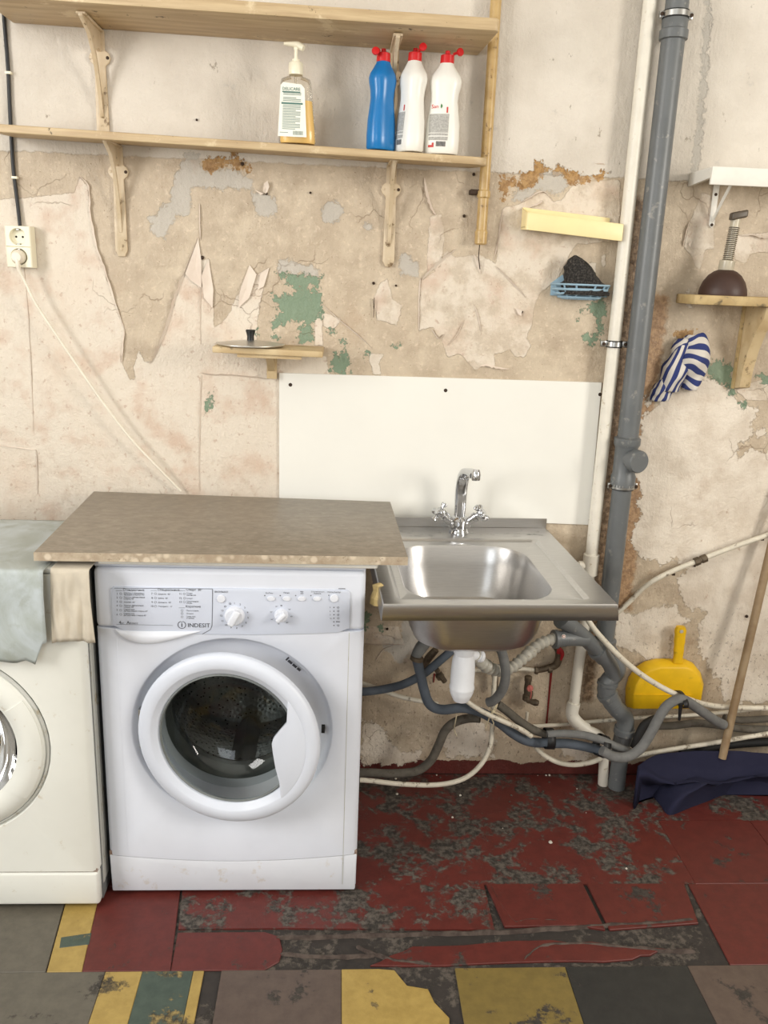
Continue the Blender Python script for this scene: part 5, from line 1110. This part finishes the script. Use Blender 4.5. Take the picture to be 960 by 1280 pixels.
# sloping painted gas pipe on the right
gp = thing('gas_pipe', W(870,703,-0.03), 'white painted metal pipe sloping up the plaster with a brown coupling', 'pipe')
MB().tube(PP([(730,792,-0.010),(755,777,-0.010),(775,763,-0.010),(790,749,-0.012),(803,736,-0.018),(820,724,-0.03),(845,712,-0.03),(870,702,-0.03),(900,690,-0.03),(930,679,-0.03),(985,660,-0.03)]), 0.0075, 14, 3).build('tube', M['white_dirty'], gp)
q0, q1 = Vector(W(868,703,-0.03)), Vector(W(888,695,-0.03)); axg = (q1-q0).normalized()
MB().rev([(0.009,0.0),(0.013,0.001),(0.013,0.014),(0.0105,0.016),(0.0105,0.020),(0.0125,0.022),(0.0125,0.036),(0.009,0.038)], q0, axg, 8).build('coupling', M['brass'], gp)
p_ = W(812,731,-0.03)
for x, y in ((838,716),(948,672)): MB().box(W(x,y)[0]-0.004, W(x,y)[0]+0.004, -0.026, 0.0, W(x,y,-0.03)[2]-0.010, W(x,y,-0.03)[2]-0.004).build('wall_hook', M['nail'], gp)

# ------------------------------------------------------------------ cream plastic tray on the wall
a, b = W(654,267,-0.055), W(775,281,-0.055)
tz0 = lambda u: 1.602-0.012*u
tray = thing('wall_tray', (0.60, -0.03, 1.59), 'cream plastic wall tray fixed beside the white riser', 'tray')
x0_, x1_ = 0.470, 0.722
def slope_box(x0, x1, y0, y1, za, zb_): # z measured from a sloping base line
    f = lambda x: 1.612-0.075*(x-x0_)
    return [(x0,y0,f(x0)+za),(x1,y0,f(x1)+za),(x1,y1,f(x1)+za),(x0,y1,f(x0)+za),(x0,y0,f(x0)+zb_),(x1,y0,f(x1)+zb_),(x1,y1,f(x1)+zb_),(x0,y1,f(x0)+zb_)]
MB().hexa(slope_box(x0_, x1_, -0.060, -0.002, 0.0, 0.003)).build('base', M['cream_pl'], tray, bevel=0.0008, seg=1)
MB().hexa(slope_box(x0_+0.006, x1_, -0.062, -0.0585, -0.006, 0.036)).build('front', M['cream_pl'], tray, bevel=0.0015)
MB().hexa(slope_box(x0_+0.002, x1_-0.02, -0.006, -0.002, 0.0, 0.052)).build('back', M['cream_pl'], tray, bevel=0.0015)
m = MB(); f_ = lambda x: 1.612-0.075*(x-x0_)
out = [(x0_+0.008-0.008*math.sin(math.pi/2*k/5), -0.062+0.010*(1-math.cos(math.pi/2*k/5))) for k in range(6)]+[(x0_,-0.002)]
m.loft([[(x, y, f_(x)-0.006*(1 if y < -0.03 else 0.5)), (x, y, f_(x)+0.036+(0.014 if y > -0.02 else 0)), (x+0.003, y+0.001, f_(x)+0.036+(0.014 if y > -0.02 else 0)), (x+0.003, y+0.001, f_(x)-0.006*(1 if y < -0.03 else 0.5))] for x, y in out])
m.build('end', M['cream_pl'], tray)

# ------------------------------------------------------------------ blue soap dish with scouring pad
sd = thing('soap_dish', (0.652, -0.03, 1.44), 'pale blue slotted plastic soap dish on the wall by the white riser', 'soap dish')
dx0, dx1, dzt = 0.562, 0.716, 1.476
cxm, hw = (dx0+dx1)/2, (dx1-dx0)/2
def dish(u, a, inset=0.0): return (cxm+(hw-inset)*u, -0.004-(0.066-inset)*max(0.0, 1-u*u)**0.45*a, 0)
rim = [dish(math.cos(math.pi*k/28), 1.0) for k in range(29)]
MB().tube([(x, y, dzt) for x, y, _ in rim], 0.0026, 8).build('rim', M['blue_pl'], sd)
for zoff, ins, rr_ in ((0.012,0.005,0.0036),(0.023,0.012,0.0036),(0.032,0.022,0.0036)):
    MB().tube([(x, y, dzt-zoff) for x, y, _ in [dish(math.cos(math.pi*k/24), 1.0, ins) for k in range(25)]], rr_, 8).build('rail', M['blue_pl'], sd)
m = MB(); ring = [dish(math.cos(math.pi*k/24), 1.0, 0.030) for k in range(25)]
m.prism([(x, y) for x, y, _ in ring], dzt-0.038, dzt-0.034, 'xy'); m.build('floor', M['blue_pl'], sd)
for k in (3, 7, 11, 17, 21, 25):
    u = math.cos(math.pi*k/28); pts_ = [dish(u,1.0), dish(u,1.0,0.006), dish(u,1.0,0.013), dish(u,1.0,0.022), dish(u,1.0,0.031)]
    MB().tube([(x, y, dzt-z) for (x, y, _), z in zip(pts_, (0,0.011,0.021,0.030,0.036))], 0.0026, 8).build('rib', M['blue_pl'], sd)
MB().prism([(dx0,dzt-0.03),(dx1,dzt-0.03),(dx1,dzt),(dx0+0.045,dzt+0.002),(dx0+0.04,dzt+0.022),(dx0+0.028,dzt+0.024),(dx0,dzt+0.002)], -0.001, -0.004).build('back_plate', M['blue_pl'], sd, bevel=0.001)
m = MB(); rings = []
for k in range(15):
    tt = k/14; zc_ = dzt-0.026+0.098*tt; cx_ = 0.647-0.035*tt; wv = 0.060*(1-tt)**0.55+0.004; dv = 0.026*(1-tt)**0.5+0.004
    rings.append([(cx_+math.cos(q)*wv*(1+0.25*nz(math.cos(q)*2,math.sin(q)*2,tt*9)), -0.036+math.sin(q)*dv*(1+0.3*nz(math.cos(q)*3,math.sin(q)*3,tt*11)), zc_+0.004*nz(q*2,tt*7)) for q in [2*math.pi*j/32 for j in range(32)]])
m.loft(rings); tag(m.build('scouring_pad', M['wool'], ang=180), 'dark steel wool scouring pad resting in the blue soap dish', 'scouring pad')

# ------------------------------------------------------------------ small shelf with a pot lid
sh = thing('wall_shelf', (-0.17, -0.07, 1.21), 'small plain wooden wall shelf under the pot lid', 'shelf')
MB().hexa([(-0.310,-0.15,1.2805),(-0.036,-0.15,1.2765),(-0.036,-0.001,1.2775),(-0.310,-0.001,1.2815),(-0.310,-0.15,1.2955),(-0.036,-0.15,1.2915),(-0.036,-0.001,1.2925),(-0.310,-0.001,1.2965)]).build('board', M['wood'], sh, bevel=0.002)
MB().hexa([(-0.25,-0.14,1.2705),(-0.09,-0.14,1.269),(-0.09,-0.12,1.269),(-0.25,-0.12,1.2705),(-0.25,-0.14,1.2795),(-0.09,-0.14,1.2775),(-0.09,-0.12,1.2775),(-0.25,-0.12,1.2795)]).build('batten', M['wood'], sh)
MB().box(-0.186,-0.160,-0.022,-0.001,1.205,1.2765).build('bracket_post', M['wood'], sh, bevel=0.001)
MB().prism([(-0.022,1.225),(-0.022,1.245),(-0.10,1.276),(-0.12,1.276)], -0.182, -0.164, 'yz').build('bracket_strut', M['wood'], sh)
MB().box(-0.186,-0.160,-0.13,-0.022,1.268,1.277).build('bracket_arm', M['wood'], sh)
pl_ = thing('pot_lid', (-0.222, -0.085, 1.2962), 'thin steel pot lid with black knob on the small wall shelf', 'pot lid')
MB().rev([(0.084,0.004),(0.0875,0.0065),(0.0875,0.008),(0.080,0.0075),(0.06,0.012),(0.03,0.0155),(0.0,0.0165)], (-0.222,-0.085,1.2925), (0,0,1), 56, caps=False).build('disc', M['lid'], pl_)
MB().rev([(0.009,0.016),(0.0085,0.026),(0.011,0.036),(0.0125,0.040),(0.011,0.043),(0,0.0435)], (-0.222,-0.085,1.2925), (0,0,1), 24).build('knob', M['black'], pl_)

# ------------------------------------------------------------------ socket, plug, cables
so_ = thing('wall_socket', (-0.806, -0.018, 1.467), 'ivory double wall socket with one plug in its lower outlet', 'socket')
SX0, SX1, SZ0, SZ1, SD = -0.834, -0.772, 1.467, 1.567, -0.038
scx = (SX0+SX1)/2
r0 = rect_ring
for i, zc_ in enumerate((1.541, 1.493)):
    za, zb2 = (1.517, SZ1) if i == 0 else (SZ0, 1.517)
    plate_hole(SX0, SX1, za, zb2, scx, zc_, [(0.0205,SD),(0.0195,SD+0.002),(0.0195,SD+0.014),(0.0,SD+0.0141)], -0.001, SD, 0.003).build('outlet', M['ivory'], so_)
    for u in (-0.008, 0.008): MB().rev([(0.0026,0),(0.0026,0.0006),(0,0.0007)], (scx+u,SD+0.0138,zc_), (0,-1,0), 12).build('pin_hole', M['gap'], so_)
    for w_ in (-0.0175, 0.0175): MB().box(scx-0.003,scx+0.003,SD+0.002,SD+0.013,zc_+w_-0.0018,zc_+w_+0.0018).build('earth_clip', M['zinc'], so_)
pg = thing('power_cord', (scx, -0.05, 1.487), 'off-white power cord and plug running down from the wall socket behind the worktop', 'cord')
MB().rev([(0.0175,0),(0.0178,0.012),(0.015,0.022),(0.011,0.028),(0.0,0.029)], (scx-0.002,SD+0.0125,1.493), (0,-1,-0.05), 22).build('plug', M['rod'], pg)
cpts = [(scx-0.002,SD-0.010,1.490),(scx,SD-0.013,1.474),(scx+0.002,SD-0.010,1.458)]+[tuple(W(x,y,Y)) for x, y, Y in ((31,352,-0.045),(45,380,-0.042),(70,418,-0.040),(100,462,-0.037),(130,505,-0.034),(165,550,-0.030),(198,585,-0.025),(226,614,-0.016))]
MB().tube(cpts, [0.006,0.0058,0.0045]+[0.0034]*8, 10, 6).build('cable', M['rod'], pg)
bc = thing('black_cable', (-0.80, -0.006, 1.567), 'black cable clipped to the wall, dropping into the double socket', 'cable')
bpts = [(2,-20,-0.006),(5,22,-0.006),(10,85,-0.006),(12,130,-0.006)]
pb_ = [tuple(W(*p)) for p in bpts]+[tuple(W(x,y,Y)) for x, y, Y in ((14,170,-0.006),(17,215,-0.006),(22,255,-0.006),(25,283,-0.010))]
pb_[4:4] = []
pb_ = [(min(p[0], -0.808) if 1.75 < p[2] < 1.83 else p[0], p[1], p[2]) for p in pb_]
MB().tube([(pb_[0][0]-0.004,-0.006,2.3)]+pb_, 0.0045, 10, 4).build('cable', M['black'], bc)
for x, y in ((10,91),(18,222)):
    p = W(x, y, -0.008); MB().box(p[0]-0.006,p[0]+0.008,-0.013,0.0,p[2]-0.003,p[2]+0.003).build('cable_clip', M['ivory'], bc, bevel=0.001)

# ------------------------------------------------------------------ white shelf (right)
ws = thing('wall_shelf', (1.15, -0.07, 1.725), 'white box-edged wall shelf on a thin white metal bracket', 'shelf')
zA = W(896,208,-0.14)[2]; zB = W(896,231,-0.14)[2]
MB().box(0.902,1.42,-0.132,-0.001,zA-0.016,zA-0.002).build('board', M['white_metal'], ws, bevel=0.001)
MB().box(0.900,1.42,-0.142,-0.1325,zB,zA).build('front_lip', M['white_metal'], ws, bevel=0.0015)
MB().hexa([(0.8995,-0.1323,zB+0.016),(0.908,-0.1323,zB+0.016),(0.908,-0.001,zB+0.008),(0.8995,-0.001,zB+0.008),(0.8995,-0.1323,zA-0.001),(0.908,-0.1323,zA-0.001),(0.908,-0.001,zA-0.001),(0.8995,-0.001,zA-0.001)]).build('end_panel', M['white_metal'], ws)
bx1_, bz1 = W(898,240,-0.02)[0], zA-0.016
brk = MB().prism([(bx1_-0.007,1.640),(bx1_,1.632),(bx1_+0.007,1.640),(bx1_+0.008,zA-0.017),(bx1_-0.008,zA-0.017)], -0.001, -0.006).build('bracket', M['white_metal'], ws, bevel=0.001)
MB().box(bx1_-0.007,bx1_+0.007,-0.12,-0.006,zA-0.021,zA-0.0165).build('arm', M['white_metal'], brk)
MB().tube([(bx1_,-0.006,1.648),(bx1_+0.002,-0.05,1.70),(bx1_+0.002,-0.10,zA-0.02)], 0.004, 8).build('strut', M['white_metal'], brk)
for z in (1.640,1.715): MB().rev([(0.004,0),(0.004,0.001),(0.002,0.002)], (bx1_,-0.006,z), (0,-1,0), 10).build('screw', M['nail'], brk)

# ------------------------------------------------------------------ worn plank shelf with plunger (right)
ps = thing('wall_shelf', (1.15, -0.08, 1.21), 'worn ochre plank shelf on a wooden bracket holding the plunger', 'shelf')
zs_ = 1.4625
m = MB().prism([(0.905,-0.001),(0.90,-0.03),(0.892,-0.10),(0.900,-0.135),(0.93,-0.145),(1.42,-0.145),(1.42,-0.001)], zs_-0.024, zs_, 'xy'); m.build('board', M['oldwood'], ps, bevel=0.003)
xk = W(930,430,-0.03)[0]
m = MB().prism([(-0.001,zs_-0.0245),(-0.125,zs_-0.0245),(-0.120,zs_-0.05),(-0.085,zs_-0.09),(-0.060,zs_-0.14),(-0.045,zs_-0.19),(-0.040,1.222),(-0.001,1.215)], xk, xk+0.030, 'yz'); m.build('bracket', M['wood'], ps, bevel=0.002)
MB().box(xk-0.006,xk-0.0005,-0.012,-0.001,1.215,zs_-0.025).build('bracket_cleat', M['oldwood'], ps)
pu = thing('plunger', (0.995, -0.080, zs_), 'brown rubber sink plunger with ribbed clear handle on the plank shelf', 'plunger')
MB().rev([(0.0595,0.0),(0.0605,0.004),(0.058,0.018),(0.052,0.034),(0.041,0.050),(0.028,0.060),(0.018,0.064),(0.015,0.066)], (0.995,-0.080,zs_), (0,0,1), 36).build('cup', M['rubber_brown'], pu)
axp = Vector((0.07,0.0,1)).normalized(); b0_ = Vector((0.995,-0.080,zs_+0.062))
MB().rev([(0.0185,0),(0.0195,0.003),(0.0195,0.024),(0.0165,0.026)], b0_, axp, 20).build('sleeve', M['smoke'], pu)
prof = []
for k in range(22): prof += [(0.0112,0.024+k*0.0046),(0.0135,0.0255+k*0.0046),(0.0112,0.027+k*0.0046)]
hn = MB().rev([(0.0118,0.022),(0.0118,0.128)], b0_, axp, 16).build('handle', M['smoke'], pu)
MB().rev([(r+0.0004, z_+0.002) for r, z_ in prof[:54]], b0_, axp, 16, caps=False).build('handle_thread', M['darkpl'], hn)
tp = b0_+axp*0.126; m = MB().box(-0.017,0.024,-0.012,0.012,0.0,0.019); m.xf(lambda x, y, z: (tp.x+x, tp.y+y-0.004, tp.z+z+0.22*x)); m.build('grip', M['darkpl'], pu, bevel=0.005, seg=3)

# ------------------------------------------------------------------ striped rag on a nail
rg = MB()
def lobe(c0, w, hgt, depth, dirn, shear, s0, nu=26, nv=30, seed=0.0, tap=(0.3,1.0,0.75)):
    def fn(u, v):
        a = (u-0.5)*math.pi*1.15; wv = float(np.interp(v, [0,0.45,1], tap))
        f1 = 0.16*math.sin(v*9+u*7+seed)+0.25*nz(u*3+seed, v*3, seed)
        x = c0[0]+math.sin(a)*w*wv*(1+0.2*f1)+shear*v; y = c0[1]-(math.cos(a)*depth*(0.55+0.45*math.sin(math.pi*min(1,v*0.9+0.08)))*(1+f1*0.9))
        z = c0[2]-hgt*v+0.008*nz(u*4, v*4, seed+5)+0.012*math.cos(a)*(1-v)
        return (x, min(y, -0.004), z)
    rg.grid(fn, nu, nv, dirn)
pR = W(866,424,0); pL = W(848,436,0)
lobe((pR[0],-0.010,pR[2]+0.006), 0.046, 0.140, 0.052, lambda u, v: (v*6.4+1.5*u+0.9*math.sin(u*4+v*2)), 0.004, 0, seed=1.0, tap=(0.62,1.0,0.42), nu=36, nv=40)
lobe((pL[0]+0.004,-0.010,pL[2]+0.004), 0.036, 0.118, 0.040, lambda u, v: (u*5.2+0.9*v), -0.022, 0, seed=4.0, tap=(0.55,1.0,0.85), nu=32, nv=34)
lobe((pL[0]-0.030,-0.008,pL[2]-0.092), 0.034, 0.050, 0.026, lambda u, v: (u*4.8+0.6*v+0.4), -0.012, 0, seed=7.0, tap=(0.7,0.9,0.75), nu=22, nv=16)
lobe((pL[0]+0.000,-0.008,pL[2]+0.020), 0.026, 0.045, 0.034, lambda u, v: (u*2.0+2.2*v), 0.004, 0, seed=9.0, tap=(0.7,1.0,0.7), nu=18, nv=12)
o = rg.build('striped_rag', M['stripe'], attr='st', ang=180); tag(o, 'blue and white striped rag hung bunched on the wall', 'rag')
so = o.modifiers.new('thickness', 'SOLIDIFY'); so.thickness = 0.0015

# ------------------------------------------------------------------ dustpan
dp = thing('dustpan', W(830,880,-0.04), 'yellow plastic dustpan standing upside against the plaster on the pipes', 'dustpan')
ol = [(784,884),(784,864),(788,850),(796,838),(808,830),(822,826.5),(858,826.5),(868,831),(876,841),(880,856),(877,874),(872,884)]
def dpr(Y, k, dz=0.0):
    pts_ = [np.array(W(x, y, -0.03)) for x, y in ol]; c_ = np.mean(pts_, 0)
    return [(c_[0]+(p[0]-c_[0])*k, Y, c_[2]+(p[2]-c_[2])*k+dz) for p in pts_]
MB().loft([dpr(-0.010,1.0), dpr(-0.028,1.0), dpr(-0.050,0.90,-0.004), dpr(-0.052,0.86,-0.004)], True, True).build('pan', M['yellow'], dp, bevel=0.002)
zc_ = W(830,868,-0.05)[2]; MB().box(W(786,868,-0.052)[0]+0.014, W(868,868,-0.052)[0]-0.010, -0.0545, -0.050, zc_-0.0012, zc_+0.0012).build('crease', M['gap'] if False else M['yellow'], dp)
hA, hB = W(847,828,-0.032), W(851,783,-0.032)
m = MB(); rings = []
for k in range(13):
    tt = k/12; c_ = np.array(hA)*(1-tt)+np.array(hB)*tt; wv = (0.0165 if tt < 0.08 else 0.0135+0.004*tt)*(1 if tt < 0.93 else 0.75); wv *= 1+0.05*math.sin(tt*24)
    rings.append([(c_[0]+math.copysign(abs(math.cos(q))**0.7, math.cos(q))*wv, c_[1]+math.copysign(abs(math.sin(q))**0.7, math.sin(q))*0.009, c_[2]) for q in [2*math.pi*j/16 for j in range(16)]])
m.loft(rings); m.build('handle', M['yellow'], dp, ang=60)
hc = np.array(hB)+[0,-0.0095,-0.012]; MB().rev([(0.0055,0),(0.0055,0.001),(0,0.0012)], hc, (0,-1,0), 14).build('hanging_hole', M['plaster_'] if 'plaster_' in M else M['corr'], dp)

# ------------------------------------------------------------------ stick and floor cloth
c0, c1 = Vector(W(903,946,-0.115)), Vector(W(952,735,-0.060)); dd = (c1-c0)
sp0 = c0-dd.normalized()*0.004; L_ = 1.28; sp1 = c0+dd.normalized()*L_
if sp1.y > -0.016:
    kk = (-0.016-c0.y)/(dd.normalized().y); sp1 = c0+dd.normalized()*kk
tag(MB().tube([sp0, c0, c0.lerp(sp1,0.5), sp1], 0.0118, 16).build('wooden_stick', M['stick']), 'plain wooden mop stick leaning on the wall out of the navy cloth', 'stick')
zf = 0.0
olc = [(797,958,-0.155),(799,973,-0.18),(806,989,None),(816,996,None),(825,1006,None),(837,1019,None),(862,1010,None),(884,1002,None),(905,994,None),(935,991,None),(965,992,None),(1010,994,None),(1040,985,None),(1035,955,-0.12),(1000,944,-0.11),(960,942,-0.11),(905,938,-0.11),(850,940,-0.115),(820,944,-0.125)]
P_ = [Vector(Zp(x, y, 0.0)) if Y is None else Vector(W(x, y, Y)) for x, y, Y in olc]
P_ = P_+[P_[0]]; P_, _ = crom(P_, 0.0, 5); P_ = P_[:-1]; n = len(P_); cc = Vector((1.16, -0.165, 0.075))
m = MB(); rings = []
for s_, hh in ((1.0,0.0),(0.985,0.012),(0.90,0.035),(0.75,0.056),(0.55,0.070),(0.33,0.078),(0.12,0.08),(0.01,0.08)):
    ring = []
    for p in P_:
        x, y = cc.x+(p.x-cc.x)*s_, cc.y+(p.y-cc.y)*s_
        f1 = 0.016*nz(x*9, y*14, 2)+0.010*nz(x*24, y*28, 5)+0.018*abs(nz(x*5+3, y*11, 8))
        base_ = max(p.z, 0.0)*min(1.0, s_*1.0)
        ring.append((x, y, max(0.0006+0.002*(1-s_), max(hh, base_ if s_ > 0.7 else 0)+f1*min(1, (1.0-s_)*8+ (0.15 if p.z > 0.005 else 0)))))
    rings.append(ring)
base_ring = [(p[0], p[1], 0.0) for p in rings[0]]
m.loft([base_ring]+rings, True, True); tag(m.build('floor_cloth', M['navy'], ang=180), 'navy blue floor cloth heaped on the floor under the wooden stick', 'cloth')
